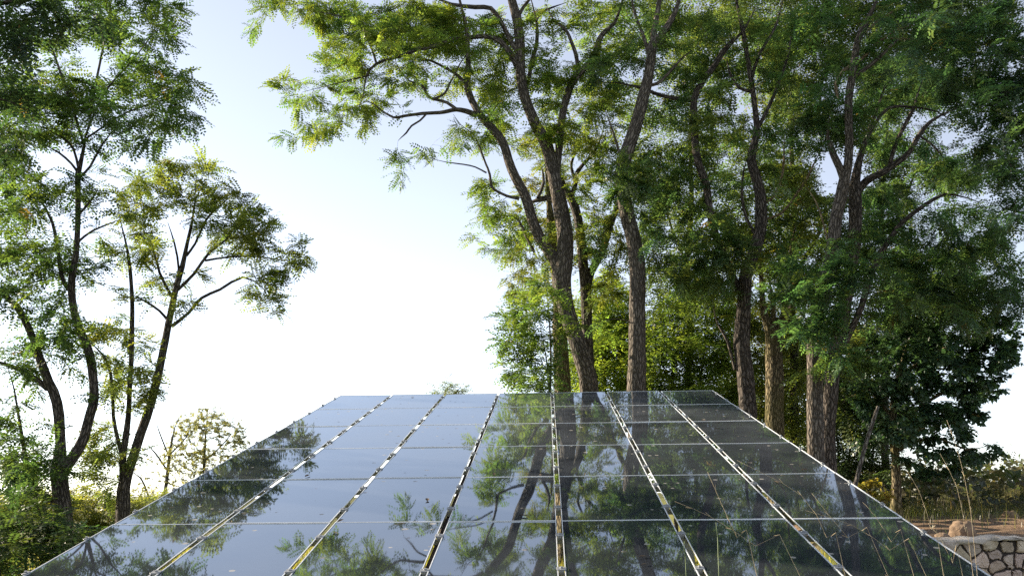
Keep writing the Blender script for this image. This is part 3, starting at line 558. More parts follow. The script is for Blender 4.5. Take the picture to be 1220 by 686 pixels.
# --- right side
tree('locust_tree', 'crooked dark trunk at the upper right corner of the array with a leafless side stem', 'tree', 19.2,
  [[(891, 489, 20), (888, 442, 19), (884, 413, 19), (885, 384, 17), (887, 345, 16), (889, 325, 15), (899, 300, 14.5), (906, 275, 14), (907, 252, 14), (905, 228, 13), (899, 206, 12), (895, 190, 11), (899, 170, 9), (902, 153, 8), (899, 125, 7), (895, 97, 7), (889, 60, 6), (884, 31, 5.5), (877, 0, 5), (870, -40, 4)],
   [(880, 345, 9), (866, 310, 8), (854, 280, 8), (845, 248, 9), (840, 220, 9), (834, 196, 9), (828, 165, 9), (826, 140, 9), (827, 120, 8.5), (835, 99, 8), (849, 80, 7.5), (860, 64, 7), (873, 48, 6), (884, 38, 5), (900, 10, 4)],
   [(826, 122, 6), (812, 118, 5.5), (795, 115, 5), (780, 111, 5), (765, 105, 4.5), (750, 102, 4), (738, 99, 3.5), (718, 98, 2.5)],
   [(875, 440, 4), (866, 405, 3.5), (855, 385, 3), (850, 365, 2.5)], [(904, 285, 4), (890, 262, 4), (884, 235, 4), (886, 205, 3), (890, 190, 2)],
   [(897, 110, 5), (880, 105, 4), (870, 90, 3.5), (866, 70, 3)], [(902, 153, 5), (915, 130, 4.5), (928, 100, 4), (940, 60, 3), (945, 10, 2.5)], [(896, 95, 4), (905, 65, 4), (925, 30, 3), (935, -10, 2)]],
  [(870, 45, 45, 45, 1), (925, 40, 40, 42, .9), (845, 105, 36, 34, .7), (910, 110, 40, 40, .8), (850, 160, 36, 34, .8), (920, 175, 30, 30, .7), (860, 230, 30, 34, .9), (930, 220, 26, 30, .8), (850, 285, 36, 26, 1, -.8, .8), (830, 320, 34, 24, 1, -.8, .8), (880, 315, 28, 20, 1, -1, .6), (910, 300, 26, 20, .9), (850, 345, 34, 16, .8), (880, -50, 90, 40, .5)],
  bark=BARK_DARK, leafcol=(.046, .088, .029), yellow=(.17, .165, .025), yfrac=.18, dens=23, lsize=.26, seed=30, back=1.1, rd=2.6,
  deadlimbs=[[(907, 262, 3), (930, 255, 3), (955, 222, 3), (966, 203, 3), (975, 186, 2.5), (984, 165, 2)], [(905, 245, 3), (922, 235, 3), (933, 205, 3), (934, 160, 2)]])
tree('old_locust_tree', 'short mossy sunlit trunk splitting into three limbs, between two darker trunks', 'tree', 20.6,
  [[(923, 506, 22), (923, 480, 21), (923, 457, 21), (922, 430, 20), (921, 412, 19), (917, 394, 13), (911, 375, 9), (908, 350, 7.5), (906, 320, 6), (900, 280, 5)],
   [(924, 415, 13), (929, 398, 11), (934, 380, 10), (936, 360, 9), (937, 335, 8), (942, 300, 6), (950, 260, 5)], [(921, 400, 7), (921, 380, 6), (920, 357, 5), (918, 335, 4)], [(924, 405, 5), (930, 380, 4), (938, 362, 3.5), (945, 345, 2.5)]],
  [(900, 300, 40, 40, .9), (950, 280, 40, 36, .9), (930, 230, 40, 40, .8), (890, 360, 34, 20, .8), (950, 340, 30, 20, .8)],
  bark=BARK_MOSS, leafcol=(.045, .08, .022), yellow=(.17, .15, .02), yfrac=.22, dens=14, lsize=.26, seed=31, rd=2.0)
tree('locust_tree', 'pale grey trunk nearest the right edge of the array with fresh green boughs above', 'tree', 17.0,
  [[(972, 530, 19), (971, 486, 19), (971, 442, 18.5), (970, 412, 18), (973, 385, 17.5), (979, 360, 17), (987, 325, 16.5), (992, 300, 16), (995, 270, 15), (998, 250, 15), (1003, 230, 15), (1006, 215, 14), (1011, 195, 11), (1012, 165, 10), (1011, 122, 9.5), (1017, 80, 9), (1023, 45, 8), (1035, 20, 7), (1045, 0, 6), (1058, -40, 5)],
   [(1005, 217, 9), (1000, 200, 9), (993, 186, 8), (988, 174, 7.5), (986, 162, 6), (988, 140, 4)], [(1012, 98, 5), (1020, 90, 5), (1040, 75, 5), (1061, 54, 4.5), (1075, 46, 4)],
   [(970, 405, 3), (960, 380, 2.5), (945, 365, 2)], [(975, 375, 3), (995, 350, 2.5), (1010, 345, 2)]],
  [(965, 325, 40, 26, 1), (935, 350, 34, 22, 1), (990, 365, 34, 22, 1.1, -.7, .5), (965, 385, 36, 20, 1.1, -.7, .5), (985, 400, 26, 16, .9, -.7, .5), (940, 310, 24, 18, .9), (1000, 290, 26, 20, .7), (905, 345, 20, 14, .7), (985, 140, 40, 22, 1.3), (960, 160, 30, 16, 1), (1010, 320, 30, 20, 1, -.7, .4), (985, 345, 30, 16, 1.2, -.8, .4), (1000, 170, 30, 14, 1), (965, 115, 26, 24, .9), (1030, 130, 26, 18, .8), (1000, 60, 36, 40, .9), (1060, 30, 30, 30, .7), (975, 20, 30, 40, .8), (1010, -50, 80, 40, .5), (960, 440, 16, 10, .5, -.5, .4), (1010, 430, 20, 14, .8, -.5, .5)],
  bark=BARK, leafcol=(.036, .080, .028), yellow=(.13, .15, .02), yfrac=.15, dens=25, lsize=.25, seed=32, back=.5, rd=1.8,
  deadlimbs=[[(998, 118, 4), (996, 100, 4), (1004, 85, 4), (1018, 76, 4), (1032, 66, 4), (1044, 54, 4), (1060, 41, 4.5), (1079, 33, 4), (1098, 29, 2.5)], [(1060, 46, 3.5), (1080, 47, 3.5), (1102, 47, 3.5), (1120, 50, 3), (1136, 53, 3), (1158, 55, 2)], [(1030, 40, 3), (1042, 29, 3.5), (1056, 20, 3.5), (1070, 8, 3)], [(990, 305, 2.5), (982, 270, 2.5), (972, 240, 2), (960, 222, 2)]])
tree('locust_tree', 'dark leaning trunk with a long sideways limb, behind the pale grey trunk', 'tree', 19.5,
  [[(986, 520, 17), (989, 480, 16.5), (994, 427, 16), (1002, 384, 16), (1010, 340, 15.5), (1016, 306, 15), (1019, 270, 15), (1019, 236, 14.5), (1019, 215, 11), (1024, 190, 8), (1032, 165, 6), (1045, 130, 5), (1055, 100, 4)],
   [(1018, 242, 10), (1023, 226, 9.5), (1032, 215, 9), (1046, 208, 8.5), (1058, 203, 8), (1075, 190, 7), (1085, 178, 6), (1093, 166, 6), (1103, 152, 5), (1114, 142, 4.5), (1138, 130, 3), (1160, 122, 2)],
   [(1060, 200, 5), (1066, 176, 5), (1074, 158, 5), (1082, 143, 5), (1088, 128, 4.5), (1092, 115, 4), (1100, 95, 3)],
   [(996, 432, 9), (1006, 410, 8), (1015, 392, 8), (1026, 370, 7.5), (1034, 340, 7), (1042, 318, 6.5), (1050, 301, 6.5), (1062, 282, 6), (1075, 265, 5.5), (1100, 246, 5), (1126, 232, 4.5), (1150, 235, 3), (1170, 242, 2)],
   [(1028, 180, 5), (1040, 150, 4.5), (1060, 128, 4), (1089, 128, 4), (1117, 134, 3.5), (1145, 150, 2.5)], [(1096, 162, 3), (1110, 172, 2.5), (1124, 188, 2)]],
  [(1060, 100, 50, 40, .9), (1110, 110, 36, 30, .7), (1060, 160, 36, 30, .5), (1060, 240, 30, 34, .7), (1100, 285, 46, 34, 1), (1150, 265, 44, 24, .9), (1180, 310, 36, 30, 1), (1130, 325, 50, 34, 1.1), (1070, 330, 36, 30, 1), (1040, 280, 26, 30, .6), (1195, 275, 24, 12, .7), (1120, 205, 34, 18, .9), (1155, 190, 26, 18, .8), (1080, 175, 40, 24, .6), (1140, 225, 30, 14, .8), (1200, 350, 26, 26, .9), (1110, 365, 50, 26, 1), (1050, 370, 30, 24, 1), (1160, 370, 40, 22, 1)],
  bark=BARK_DARK, leafcol=(.038, .078, .030), yellow=(.13, .14, .025), yfrac=.13, dens=24, lsize=.27, seed=33, back=1.1, rd=2.4)
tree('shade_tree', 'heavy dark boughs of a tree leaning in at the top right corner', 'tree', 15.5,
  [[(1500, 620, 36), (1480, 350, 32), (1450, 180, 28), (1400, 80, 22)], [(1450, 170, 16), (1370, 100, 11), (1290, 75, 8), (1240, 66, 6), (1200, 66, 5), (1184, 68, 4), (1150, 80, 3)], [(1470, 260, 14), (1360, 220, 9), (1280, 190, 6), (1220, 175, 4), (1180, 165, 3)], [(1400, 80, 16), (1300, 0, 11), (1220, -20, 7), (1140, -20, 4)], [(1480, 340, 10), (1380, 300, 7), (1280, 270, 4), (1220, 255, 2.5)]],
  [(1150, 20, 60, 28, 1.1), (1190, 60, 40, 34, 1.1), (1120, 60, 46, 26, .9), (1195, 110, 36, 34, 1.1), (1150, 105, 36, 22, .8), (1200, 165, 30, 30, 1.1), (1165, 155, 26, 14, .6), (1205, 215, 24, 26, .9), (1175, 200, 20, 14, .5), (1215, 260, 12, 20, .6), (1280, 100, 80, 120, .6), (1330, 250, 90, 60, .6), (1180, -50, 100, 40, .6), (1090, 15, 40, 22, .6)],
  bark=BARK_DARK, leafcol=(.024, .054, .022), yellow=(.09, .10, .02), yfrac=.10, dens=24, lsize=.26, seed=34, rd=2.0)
tree('mulberry_tree', 'low broadleaved tree with very dark leaves and a reddish trunk beside the dirt bank', 'tree', 21.5,
  [[(1068, 606, 12), (1068, 575, 10.5), (1067, 545, 10), (1064, 510, 9), (1066, 470, 8), (1075, 430, 6), (1085, 395, 4)], [(1066, 520, 6), (1085, 495, 5), (1110, 475, 4), (1140, 460, 3), (1175, 450, 2)], [(1065, 540, 5), (1090, 525, 4), (1120, 522, 3), (1150, 535, 2.5), (1180, 530, 1.5)], [(1065, 500, 5), (1045, 475, 4), (1030, 455, 3)], [(1070, 450, 5), (1105, 425, 4), (1140, 410, 3), (1180, 405, 2)]],
  [(1085, 410, 60, 26, 1.2), (1150, 410, 50, 24, 1.2), (1095, 445, 60, 24, 1.1), (1160, 440, 44, 20, 1.2), (1040, 460, 34, 26, 1.0), (1195, 430, 18, 16, .9), (1180, 465, 24, 12, 1), (1120, 475, 50, 18, 1.0), (1050, 495, 40, 20, .8), (1105, 502, 36, 12, .8), (1150, 490, 24, 12, .8), (1135, 515, 24, 8, .6), (1085, 525, 26, 10, .6), (1110, 548, 30, 14, .9), (1150, 545, 18, 8, 1), (1070, 480, 40, 30, .9), (1130, 490, 40, 18, .8), (1190, 395, 24, 20, 1), (1205, 420, 14, 14, .9), (1085, 515, 30, 14, .8), (1095, 565, 20, 10, .6), (1140, 530, 20, 8, .8), (1166, 540, 10, 6, .8), (1190, 532, 12, 6, .9), (1128, 565, 14, 8, .5), (1040, 530, 20, 12, .6), (1060, 545, 14, 8, .4)],
  bark=BARK_MOSS, leafcol=(.032, .068, .030), yellow=(.06, .095, .035), yfrac=.25, dens=24, nleaf=9, lsize=.155, templates=BROAD, lmat=LEAF_THICK, seed=35, rd=2.0)
lean = MB(); S = spline(np.array([P(1016, 590, 17.5), P(1023, 561, 17.5), P(1031, 530, 17.5), P(1039, 505, 17.5), P(1046, 484, 17.5)]))
S = np.vstack([[S[0][0] - .15, S[0][1], float(ground_z(S[0][0], S[0][1])) - .1], S]); o_ = S[0].copy()
pr = empty('leaning_pole', o_, 'thin bare dead pole leaning right below the dark broadleaved tree', 'dead stem')
lean.tube(S, np.linspace(.045, .03, len(S)), 8, lump=.15); lean.build('stem', BARK_PALE, pr, o_, True, True)
b = MB(); b.tube([S[-4], S[-4] + [.12, .05, .25]], [.012, .004], 5); b.build('side_twig', BARK_PALE, pr, o_, True, True)

# --- more trees standing behind
tree('locust_tree', 'far slim tree seen through the gap between the grey trunk and the crooked trunk', 'tree', 27.0,
  [[(820, 470, 8), (822, 400, 8), (818, 320, 7), (824, 240, 6), (822, 160, 4), (826, 90, 3)], [(820, 320, 4), (800, 270, 3), (790, 230, 2)], [(823, 260, 4), (850, 210, 3), (858, 180, 2)]],
  [(770, 200, 34, 40, .5), (880, 180, 30, 40, .8), (890, 260, 30, 36, .8), (810, 330, 40, 30, .8), (850, 300, 34, 40, .8), (800, 250, 34, 40, .6), (850, 200, 34, 40, .7), (820, 140, 40, 40, .6), (830, 70, 44, 44, .9), (830, 0, 60, 50, .8), (750, 20, 50, 40, .6), (760, 130, 40, 40, .5), (780, 330, 24, 26, .6), (870, 350, 30, 24, .8)],
  bark=BARK_DARK, leafcol=(.050, .085, .024), yellow=(.17, .17, .03), yfrac=.25, dens=21, lsize=.33, templates=COMP_FAR, seed=61, rd=2.5)
tree('locust_tree', 'background tree filling the space behind the mossy trunk', 'tree', 28.0,
  [[(945, 500, 9), (946, 420, 9), (942, 330, 8), (946, 240, 6), (942, 150, 5), (946, 80, 3)], [(944, 330, 5), (975, 280, 4), (985, 240, 2)], [(944, 300, 4), (915, 250, 3), (905, 220, 2)]],
  [(930, 300, 40, 40, .9), (970, 270, 34, 44, .9), (930, 210, 40, 40, .8), (960, 140, 40, 40, .8), (920, 100, 34, 44, .7), (965, 60, 44, 44, 1), (920, 20, 60, 40, .8), (900, -40, 70, 40, .8), (960, 360, 40, 30, 1), (905, 380, 24, 24, .7)],
  bark=BARK_DARK, leafcol=(.042, .074, .022), yellow=(.16, .15, .03), yfrac=.25, dens=23, lsize=.33, templates=COMP_FAR, seed=62, rd=2.5)
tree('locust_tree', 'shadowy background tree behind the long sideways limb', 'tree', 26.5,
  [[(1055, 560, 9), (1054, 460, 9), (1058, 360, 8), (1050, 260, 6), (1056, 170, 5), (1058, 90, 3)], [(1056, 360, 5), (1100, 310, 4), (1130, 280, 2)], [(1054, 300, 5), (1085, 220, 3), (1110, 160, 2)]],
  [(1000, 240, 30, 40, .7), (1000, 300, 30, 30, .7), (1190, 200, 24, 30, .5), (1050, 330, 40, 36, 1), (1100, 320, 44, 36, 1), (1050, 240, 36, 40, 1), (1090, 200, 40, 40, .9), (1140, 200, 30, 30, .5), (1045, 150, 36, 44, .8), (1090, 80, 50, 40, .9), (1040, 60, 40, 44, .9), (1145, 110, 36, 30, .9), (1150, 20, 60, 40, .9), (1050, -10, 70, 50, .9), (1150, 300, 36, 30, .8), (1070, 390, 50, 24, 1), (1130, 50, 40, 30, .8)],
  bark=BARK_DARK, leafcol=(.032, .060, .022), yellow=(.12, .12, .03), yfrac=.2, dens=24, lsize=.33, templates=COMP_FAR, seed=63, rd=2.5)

# --- bushes and young trees behind
def bush(name, label, Y, stems, blobs, **kw):
    limbs = [[(x0, y0, w0 * .7), ((x0 + x1) / 2 + 3, (y0 + y1) / 2, w0 * .5), (x1, y1, w0 * .25)] for (x0, y0, x1, y1, w0) in stems]
    return tree(name, label, 'bush', Y, limbs, blobs, **kw)
bush('locust_sapling', 'feathery light green young locust at the left foot of the leaning trunk', 18.2, [(655, 480, 640, 370, 4), (650, 478, 615, 410, 3), (655, 475, 650, 330, 4)],
  [(640, 350, 26, 16, .9), (612, 368, 22, 16, 1), (640, 385, 30, 22, 1), (605, 395, 18, 10, .9), (600, 405, 14, 6, .8), (625, 415, 28, 18, 1), (598, 435, 14, 5, .7), (630, 445, 26, 20, 1.1), (650, 425, 20, 24, .8), (655, 465, 20, 10, .9), (645, 500, 26, 22, .7), (650, 550, 30, 26, .5)],
  leafcol=(.062, .108, .024), yellow=(.17, .19, .04), yfrac=.2, dens=22, lsize=.27, seed=41, rd=1.2)
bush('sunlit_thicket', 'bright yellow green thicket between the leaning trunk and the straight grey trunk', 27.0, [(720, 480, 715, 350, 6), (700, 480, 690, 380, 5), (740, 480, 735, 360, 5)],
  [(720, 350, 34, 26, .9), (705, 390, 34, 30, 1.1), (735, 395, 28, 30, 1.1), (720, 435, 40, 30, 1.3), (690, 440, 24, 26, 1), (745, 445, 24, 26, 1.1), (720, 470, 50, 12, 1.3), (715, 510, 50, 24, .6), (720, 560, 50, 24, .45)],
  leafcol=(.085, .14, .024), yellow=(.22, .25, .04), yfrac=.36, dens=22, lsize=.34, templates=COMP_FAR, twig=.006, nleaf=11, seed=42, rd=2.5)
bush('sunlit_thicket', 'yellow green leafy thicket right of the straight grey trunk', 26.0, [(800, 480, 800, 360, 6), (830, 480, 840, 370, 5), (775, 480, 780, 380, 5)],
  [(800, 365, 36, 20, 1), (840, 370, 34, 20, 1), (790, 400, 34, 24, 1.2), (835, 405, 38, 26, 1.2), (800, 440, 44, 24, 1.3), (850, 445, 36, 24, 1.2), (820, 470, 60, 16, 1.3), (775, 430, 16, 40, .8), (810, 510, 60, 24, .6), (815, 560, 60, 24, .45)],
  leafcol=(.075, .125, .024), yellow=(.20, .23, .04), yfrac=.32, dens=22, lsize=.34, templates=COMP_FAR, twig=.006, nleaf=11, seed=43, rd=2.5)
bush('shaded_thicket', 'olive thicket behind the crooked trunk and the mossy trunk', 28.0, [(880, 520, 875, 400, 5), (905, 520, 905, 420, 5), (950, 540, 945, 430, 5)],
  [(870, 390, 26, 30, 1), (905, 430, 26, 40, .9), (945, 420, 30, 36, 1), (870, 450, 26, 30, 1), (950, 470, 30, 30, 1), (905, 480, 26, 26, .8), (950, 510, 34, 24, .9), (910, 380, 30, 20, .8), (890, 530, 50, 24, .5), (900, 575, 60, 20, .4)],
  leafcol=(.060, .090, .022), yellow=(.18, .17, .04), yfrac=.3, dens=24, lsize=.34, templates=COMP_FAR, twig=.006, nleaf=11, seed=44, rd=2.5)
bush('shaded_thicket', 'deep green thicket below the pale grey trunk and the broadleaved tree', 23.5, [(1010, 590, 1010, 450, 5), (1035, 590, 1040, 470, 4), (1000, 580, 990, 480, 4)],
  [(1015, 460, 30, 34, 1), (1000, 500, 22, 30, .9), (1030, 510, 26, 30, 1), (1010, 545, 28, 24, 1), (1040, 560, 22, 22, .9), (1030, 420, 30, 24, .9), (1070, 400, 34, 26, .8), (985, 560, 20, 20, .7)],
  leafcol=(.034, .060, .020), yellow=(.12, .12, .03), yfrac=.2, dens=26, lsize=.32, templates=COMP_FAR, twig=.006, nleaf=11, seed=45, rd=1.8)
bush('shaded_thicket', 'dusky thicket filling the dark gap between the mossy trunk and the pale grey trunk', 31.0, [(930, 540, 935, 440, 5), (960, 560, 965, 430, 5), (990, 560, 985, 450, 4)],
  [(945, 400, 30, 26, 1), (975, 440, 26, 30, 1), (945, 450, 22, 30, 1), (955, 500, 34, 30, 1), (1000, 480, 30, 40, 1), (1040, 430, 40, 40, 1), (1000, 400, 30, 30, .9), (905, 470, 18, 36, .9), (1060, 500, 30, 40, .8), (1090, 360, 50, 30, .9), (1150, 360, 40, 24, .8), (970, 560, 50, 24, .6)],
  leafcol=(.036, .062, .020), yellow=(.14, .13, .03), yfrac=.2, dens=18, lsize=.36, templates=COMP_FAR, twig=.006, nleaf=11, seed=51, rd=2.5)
bush('sunlit_shrub', 'small yellow leaved shrub glowing beside the reddish trunk', 20.0, [(1035, 605, 1030, 575, 2), (1050, 608, 1052, 580, 2)],
  [(1028, 578, 14, 10, 1), (1045, 585, 14, 14, 1), (1052, 600, 12, 10, 1), (1030, 595, 14, 10, .9)],
  leafcol=(.13, .14, .03), yellow=(.32, .24, .06), yfrac=.45, dens=26, lsize=.16, templates=BROAD, seed=46, rd=.8)
bush('spreading_shrub', 'wide green shrub mass at the foot of the far left tree', 14.5, [(30, 700, 25, 620, 5), (70, 700, 75, 630, 5), (0, 700, -15, 610, 5), (110, 680, 110, 630, 3)],
  [(15, 600, 30, 16, .9), (50, 612, 30, 18, 1), (30, 640, 44, 26, 1.1), (80, 635, 28, 18, 1), (110, 632, 20, 10, .9), (0, 650, 30, 40, 1), (50, 670, 50, 24, 1), (135, 625, 12, 7, .6), (-50, 640, 50, 50, .8), (30, 700, 70, 20, .6)],
  bark=BARK_DARK, leafcol=(.026, .050, .015), yellow=(.13, .14, .02), yfrac=.14, dens=24, lsize=.26, seed=47, rd=2.2, flat=.85)
bush('far_shrub', 'pale sunlit shrub low between the two left trees', 24.0, [(120, 640, 118, 600, 2), (160, 640, 165, 600, 2)],
  [(108, 592, 20, 9, 1.3), (128, 597, 18, 9, 1.3), (150, 600, 20, 10, 1.3), (172, 598, 16, 9, 1.2), (100, 610, 24, 12, 1.3), (195, 595, 18, 8, 1.2), (75, 592, 20, 10, 1.2), (150, 630, 60, 12, 1.2), (60, 605, 40, 12, 1), (20, 600, 40, 14, 1), (220, 600, 20, 10, 1)],
  leafcol=(.10, .13, .03), yellow=(.26, .22, .05), yfrac=.3, dens=45, lsize=.25, templates=COMP_FAR, twig=.006, nleaf=11, seed=48, rd=1.5)
print('sprays', LEAFCOUNT)

# a few fallen leaves lying on the glass
BROWN = plain('dry_leaf', (.10, .065, .03), .8, 0, .3, 40)
rl = np.random.default_rng(91); L0 = None
for q in range(22):
    j = rl.integers(0, 6); u = rl.uniform(-2.1, 2.1) - X0_; v = Z0_ - (j + 1) * D_ + (rl.uniform(.02, .10) if q % 2 else rl.uniform(.1, 1.1))
    a, k = rl.uniform(0, 6.28), rl.uniform(.7, 1.3)
    if L0 is None:
        V = [(-.026, 0, .001), (-.008, .009, .006), (.012, .008, .007), (.028, 0, .003), (.012, -.008, .005), (-.008, -.009, .004), (0, 0, .002)]
        L0 = mesh_np('fallen_leaf', V, [np.array([(0, 6, 1, 1), ])[:, :3], np.array([(1, 6, 2), (2, 6, 3), (3, 6, 4), (4, 6, 5), (5, 6, 0)])], BROWN); o = L0
    else:
        o = L0.copy(); COL.objects.link(o)
    ca, sa = math.cos(a), math.sin(a); o.matrix_world = M4(A2W @ np.array([[ca, -sa, 0], [sa, ca, 0], [0, 0, 1]]) * k, A(u, v, .004))
    tag(o, 'small dry brown leaf lying on the glass of the solar array', 'leaf', 'fallen leaves on the panels')

# ------------------------------------------------------------------ dry stone wall
def stone_mat():
    m, nt, out = mat_new('wall_stone'); L = nt.links.new
    ge = N(nt, 'ShaderNodeNewGeometry')
    n = N(nt, 'ShaderNodeTexNoise', Scale=5.0, Detail=8.0, Roughness=.65); L(ge.outputs['Position'], n.inputs['Vector'])
    rp = ramp(nt, n.outputs['Fac'], [(.3, (.40, .31, .24)), (.5, (.58, .48, .39)), (.7, (.70, .62, .53))])
    at = N(nt, 'ShaderNodeAttribute', attribute_name='tone')
    mx = N(nt, 'ShaderNodeMixRGB', blend_type='MULTIPLY'); mx.inputs[0].default_value = 1; L(rp.outputs[0], mx.inputs[1]); L(at.outputs['Color'], mx.inputs[2])
    p = N(nt, 'ShaderNodeBsdfPrincipled', Roughness=.9); L(mx.outputs[0], p.inputs['Base Color'])
    bp = N(nt, 'ShaderNodeBump', Strength=1.0, Distance=.05); L(n.outputs['Fac'], bp.inputs['Height']); L(bp.outputs[0], p.inputs['Normal'])
    L(p.outputs[0], out.inputs[0]); return m
STONE = stone_mat(); MORTAR = plain('mortar', (.06, .05, .045), .95, 0, .25, 20, .02)
COPE = plain('coping', (.52, .46, .39), .9, 0, .3, 9, .05)
def clip(poly, n, d):             # keep n.p <= d
    out = []
    for i in range(len(poly)):
        a, b_ = poly[i], poly[(i + 1) % len(poly)]; da, db = a @ n - d, b_ @ n - d
        if da <= 0: out.append(a)
        if da * db < 0: out.append(a + (b_ - a) * da / (da - db))
    return out
w0 = np.array([3.9, 11.68]); w1 = np.array([13.0, 10.8]); wl = np.linalg.norm(w1 - w0); ux = (w1 - w0) / wl; nrm = np.array([ux[1], -ux[0]]); wh = 1.02
wallr = empty('stone_wall', (w0[0], w0[1], 0), 'low retaining wall of irregular pale stones holding up the dirt bank', 'stone wall')
def wp(s, h, d): q = w0 + ux * s + nrm * d; return np.array([q[0], q[1], h])
r = np.random.default_rng(77); seeds = []; tries = 0
while len(seeds) < 460:
    q = np.array([r.uniform(0, wl), r.uniform(-.1, wh)])
    if all(np.linalg.norm((q - s_) * [1, 1.2]) > .125 for s_ in seeds[-400:]): seeds.append(q)
    tries += 1
    if tries > 30000: break
seeds = np.array(seeds); SV = []; ST = []; SQ = []; TONE = []; nb = 0
for s_ in seeds:
    poly = [np.array(p) for p in ((0, -.1), (wl, -.1), (wl, wh), (0, wh))]
    for o2 in seeds:
        if o2 is s_ or np.linalg.norm(o2 - s_) > .7 or (o2 == s_).all(): continue
        n = o2 - s_; L = np.linalg.norm(n); n = n / L; poly = clip(poly, n, n @ s_ + L / 2 - r.uniform(.004, .016))
        if len(poly) < 3: break
    if len(poly) < 3: continue
    c0 = np.mean(poly, 0); pts = []
    for i in range(len(poly)):       # rounded, slightly ragged corners
        a, b_, c_ = poly[i - 1], poly[i], poly[(i + 1) % len(poly)]
        cu = r.uniform(.12, .34); pts += [b_ * (1 - cu) + a * cu, b_ * .9 + (a + c_) * .05, b_ * (1 - cu) + c_ * cu]
    pts = [p + r.normal(0, .008, 2) for p in pts]; k = len(pts); bulge = r.uniform(.03, .055); tone = r.uniform(.62, 1.12) * np.array([1, r.uniform(.93, 1.0), r.uniform(.84, 1.0)])
    ring = [(1.0, -.05), (1.0, bulge * .4), (.93, bulge * .85), (.6, bulge)]
    for (sc_, d) in ring:
        for p in pts: q = c0 + (p - c0) * sc_; SV.append(wp(q[0], q[1], d + (r.normal(0, .004) if sc_ < 1 else 0)))
    SV.append(wp(c0[0], c0[1], bulge)); TONE += [(*tone, 1)] * (k * 4 + 1)
    for l in range(3):
        for q in range(k): SQ.append((nb + l * k + q, nb + l * k + (q + 1) % k, nb + (l + 1) * k + (q + 1) % k, nb + (l + 1) * k + q))
    for q in range(k): ST.append((nb + 3 * k + q, nb + 3 * k + (q + 1) % k, nb + 4 * k))
    nb += k * 4 + 1
org = np.array([w0[0], w0[1], 0])
so = mesh_np('stonework', np.array(SV) - org, [np.array(SQ), np.array(ST)], STONE, wallr, {'tone': ('FLOAT_COLOR', TONE)}, False)
b = MB(); cs = [wp(0, -.3, -.30), wp(wl, -.3, -.30), wp(wl, -.3, .0), wp(0, -.3, .0)]; V = cs + [c_ + [0, 0, .3 + wh - .01] for c_ in cs]
b.add(V, [(3, 2, 1, 0), (4, 5, 6, 7), (0, 1, 5, 4), (1, 2, 6, 5), (2, 3, 7, 6), (3, 0, 4, 7)]); b.build('mortar_core', MORTAR, wallr, org)
b = MB(); ns = 110; ring = [(.04, wh - .01), (.06, wh + .01), (.04, wh + .03), (-.05, wh + .05), (-.22, wh + .035), (-.30, wh - .03)]
V = []
for i in range(ns + 1):
    s_ = wl * i / ns
    for q, (d, h) in enumerate(ring): V.append(wp(s_ + r.normal(0, .01), h + .014 * r.normal() + .035 * (vnoise(s_ * 1.7, 8) - .5) + .02 * (vnoise(s_ * 4.1, 12) - .5), d + .02 * r.normal() + .06 * (vnoise(s_ * 2.3, 9) - .5)))
k = len(ring); Q = [(i * k + q, i * k + q + 1, (i + 1) * k + q + 1, (i + 1) * k + q) for i in range(ns) for q in range(k - 1)]
Q += [(0, 1, 2, 3), (0, 3, 4, 5)]; b.add(V, Q); b.build('coping', COPE, wallr, org, True)

# clods on the bank
CLOD = plain('clod', (.21, .145, .095), .95, 0, .3, 7, .05)
def clod(px, py, Y, sx, sz, label, seed):
    r = np.random.default_rng(seed); p = P(px, py, Y); p[2] = float(ground_z(p[0], p[1])); n1, n2 = 9, 14; V = []
    for i in range(n1 + 1):
        for j in range(n2):
            a, t = math.pi * i / n1, 2 * math.pi * j / n2
            u = np.array([math.sin(a) * math.cos(t), math.sin(a) * math.sin(t), math.cos(a)])
            f = 1 + .22 * math.sin(5 * u[0] + seed) * math.cos(4 * u[1] + 2 * u[2] + seed) + .13 * math.sin(11 * u[1] + 7 * u[2] + seed) + r.normal(0, .03) * math.sin(a)
            V.append(u * f * [sx, sx * .8, sz])
    Q = [(i * n2 + j, i * n2 + (j + 1) % n2, (i + 1) * n2 + (j + 1) % n2, (i + 1) * n2 + j) for i in range(n1) for j in range(n2)]
    o = mesh_np('earth_clod', np.array(V), [np.array(Q)[:, ::-1]], CLOD, None, None, True); o.location = p + [0, 0, sz * .45]
    return tag(o, label, 'clod', 'clods of earth on the bank')
clod(1148, 634, 14.2, .18, .16, 'rounded brown clod of earth sitting just behind the stone wall', 3)
clod(1122, 632, 13.6, .10, .07, 'small flat clod by the left end of the stone wall', 5)
clod(1202, 600, 21.0, .16, .10, 'pale orange clod half way up the bank in front of the scrub', 9)

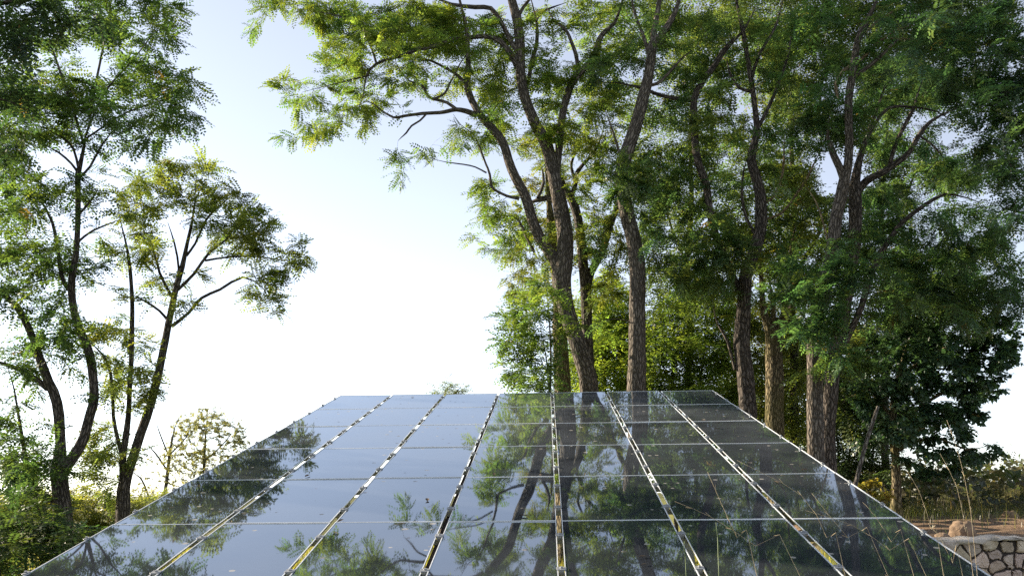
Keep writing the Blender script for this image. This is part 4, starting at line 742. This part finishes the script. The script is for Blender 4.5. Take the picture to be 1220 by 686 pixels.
# undergrowth, grass and weeds that nobody could count
def blades(name, xs, ys, h, cols, spread, wd, seed, nseg=3):
    r = np.random.default_rng(seed); n = len(xs); z = ground_z(xs, ys); a = r.uniform(0, 2 * math.pi, n); bend = r.uniform(.1, spread, n); H = h * r.uniform(.5, 1.25, n)
    d = np.stack([np.cos(a), np.sin(a), np.zeros(n)], -1); s = np.stack([-np.sin(a), np.cos(a), np.zeros(n)], -1); base = np.stack([xs, ys, z - .02], -1); V = []
    for k in range(nseg + 1):
        t = k / nseg; c_ = base + d * (bend * H * t * t)[:, None] + np.array([0, 0, 1.0]) * (H * t * (1 - .25 * bend * t))[:, None]; wv = wd * (1 - t * .9)
        V.append(c_ - s * wv); V.append(c_ + s * wv)
    V = np.stack(V, 1); kk = 2 * (nseg + 1); Q = np.array([(2 * q, 2 * q + 1, 2 * q + 3, 2 * q + 2) for q in range(nseg)])
    Q = Q[None] + (np.arange(n) * kk)[:, None, None]; C = np.ones((n, kk, 4)); C[:, :, :3] = (cols * np.exp(r.normal(0, .22, (n, 1))))[:, None, :]
    o = mesh_np(name, V.reshape(-1, 3), [Q.reshape(-1, 4)], LEAF, None, {'col': ('FLOAT_COLOR', C.reshape(-1, 4))}); return tag(o, kind='stuff')
r = np.random.default_rng(5); n = 42000
xs, ys = r.uniform(-14, 9, n), r.uniform(9.5, 34, n); k = ~((xs > 4) & (ys < 22)); xs, ys = xs[k], ys[k]
mixv = r.uniform(0, 1, (len(xs), 1)) ** 1.5; g_ = tag(blades('grass', xs, ys, .34, np.array([.12, .15, .025]) * (1 - mixv) + np.array([.36, .30, .08]) * mixv, .9, .006, 1), 'long yellow green grass under the trees behind the array', 'grass')
n = 16000; xs, ys = r.uniform(-3.5, 3.5, n), r.uniform(2.0, 12, n); mixv = r.uniform(0, 1, (n, 1)) ** 1.5
tag(blades('grass', xs, ys, .3, np.array([.12, .15, .025]) * (1 - mixv) + np.array([.36, .30, .08]) * mixv, .9, .006, 2), 'yellow green grass growing in the shade under the array', 'grass')
n = 9000; ys = r.uniform(15, 30, n); xs = r.uniform(4.5, 20, n); k = r.uniform(0, 1, n) < sst(14.5, 26, ys); xs, ys = xs[k], ys[k]; mixv = r.uniform(0, 1, (len(xs), 1))
tag(blades('weeds', xs, ys, .33, np.array([.04, .065, .02]) * (1 - mixv) + np.array([.10, .085, .045]) * mixv, .9, .006, 3), 'sparse green and straw coloured weeds on the dirt bank', 'weeds')
# scrub on the bank
n = 5200; ys = r.uniform(23, 40, n); xs = r.uniform(7, 30, n); z = ground_z(xs, ys)
clump = np.clip(vnoise(xs * .8 + 3, 2) * .5 + vnoise(ys * .7 + xs * .3, 6) * .5, 0, 1); keep = r.uniform(0, 1, n) < clump ** 1.3 * 1.5; xs, ys, z, clump = xs[keep], ys[keep], z[keep], clump[keep]
hh = (.25 + .95 * clump) * r.uniform(.15, 1.0, len(xs)); pos = np.stack([xs, ys, z + hh], -1); dr = norm(r.normal(0, 1, (len(xs), 3)) + [0, 0, .6])
mixv = r.uniform(0, 1, (len(xs), 1)) ** 1.4; cols = np.array([.030, .048, .022]) * (1 - mixv) + np.array([.085, .072, .045]) * mixv
so = leaves_mesh('undergrowth', pos, dr, r.uniform(.22, .5, len(xs)), cols, COMP_FAR + BROAD, LEAF, None, np.zeros(3), .5, r); tag(so, 'grey green scrub covering the bank on the right', 'undergrowth', kind='stuff')
n = 2600; ys = r.uniform(24, 40, n); xs = r.uniform(7, 30, n); cl = vnoise(xs * .8 + 3, 2) * .5 + vnoise(ys * .7 + xs * .3, 6) * .5
tag(blades('scrub_stems', xs, ys, .5 + .9 * cl, np.tile(np.array([.085, .066, .046]), (n, 1)), .5, .008, 4), 'thin brown upright stems sticking out of the scrub', 'undergrowth')

# ------------------------------------------------------------------ dry stalks in front of the table
STRAW = plain('straw', (.42, .34, .22), .8, 0, .25, 12); STALK = plain('green_stalk', (.10, .15, .06), .6, 0, .2, 9)
def stalk_clump(name, label, stalks, mat, part):
    o0 = P(stalks[0][0][0], 0, stalks[0][0][2]); g = np.array([o0[0], o0[1], float(ground_z(o0[0], o0[1]))]); root = empty(name, g, label, 'dry grass')
    for st in stalks:
        pts = [P(*q[:3]) for q in st]; foot = pts[0].copy(); foot[2] = float(ground_z(foot[0], foot[1])) - .03
        d = pts[0] - pts[1]; k = (pts[0][2] - foot[2]) / max(.2, d[2] * -1 if d[2] < 0 else .2); foot[0] += d[0] * .5; pts = [foot] + pts
        S = spline(np.array(pts), .06); n = len(S); rr = np.linspace(.0013, .0004, n) * (st[0][3] if len(st[0]) > 3 else 1)
        b = MB(); b.tube(S, rr, 5)
        if part == 'stalk':
            rs = np.random.default_rng(int(st[0][0])); m_ = int(n * .72)
            for q in range(m_, n - 1, 1):
                dd = rs.normal(0, .18, 3) + norm(S[q + 1] - S[q]); b.tube([S[q], S[q] + dd / np.linalg.norm(dd) * .016], [.0009, .0004], 3)
        b.build(part, mat, root, g, True)
    return root
stalk_clump('dry_grass', 'tall straw coloured grass stalks leaning left across the right part of the array', [
  [(1010, 700, 2.75, 1.1), (985, 640, 2.75), (955, 590, 2.75), (878, 548, 2.75)], [(1060, 690, 2.7), (1010, 640, 2.7), (967, 587, 2.7)], [(1090, 690, 2.8), (1062, 645, 2.8), (1043, 615, 2.8), (1028, 598, 2.8)],
  [(960, 700, 2.65), (900, 650, 2.65), (846, 615, 2.65), (804, 597, 2.65)], [(905, 700, 2.6, 1.4), (878, 640, 2.6), (862, 605, 2.6), (843, 562, 2.6)],
  [(1110, 700, 2.8), (1060, 655, 2.8), (1015, 625, 2.8), (960, 608, 2.8)], [(1150, 700, 2.85), (1135, 670, 2.85), (1120, 640, 2.85), (1112, 630, 2.85)]], STRAW, 'stalk')
stalk_clump('dry_grass', 'sparse thin grass stalks standing up in front of the stone wall end', [
  [(1165, 690, 2.95), (1155, 600, 2.95), (1142, 540, 2.95), (1128, 500, 2.95)], [(1160, 690, 3.0), (1150, 630, 3.0), (1140, 580, 3.0), (1120, 540, 3.0)], [(1125, 690, 2.9), (1110, 630, 2.9), (1095, 585, 2.9), (1080, 560, 2.9)], [(1230, 690, 3.0), (1228, 600, 3.0), (1222, 560, 3.0), (1185, 500, 3.0)]], STRAW, 'stalk')
stalk_clump('weed_stalk', 'two smooth green weed stalks rising in front of the array', [
  [(857, 700, 2.6, 2.2), (857, 660, 2.6), (855, 640, 2.6), (853, 622, 2.6)], [(818, 700, 2.6, 1.8), (817, 670, 2.6), (815, 655, 2.6), (814, 645, 2.6)]], STALK, 'stem')
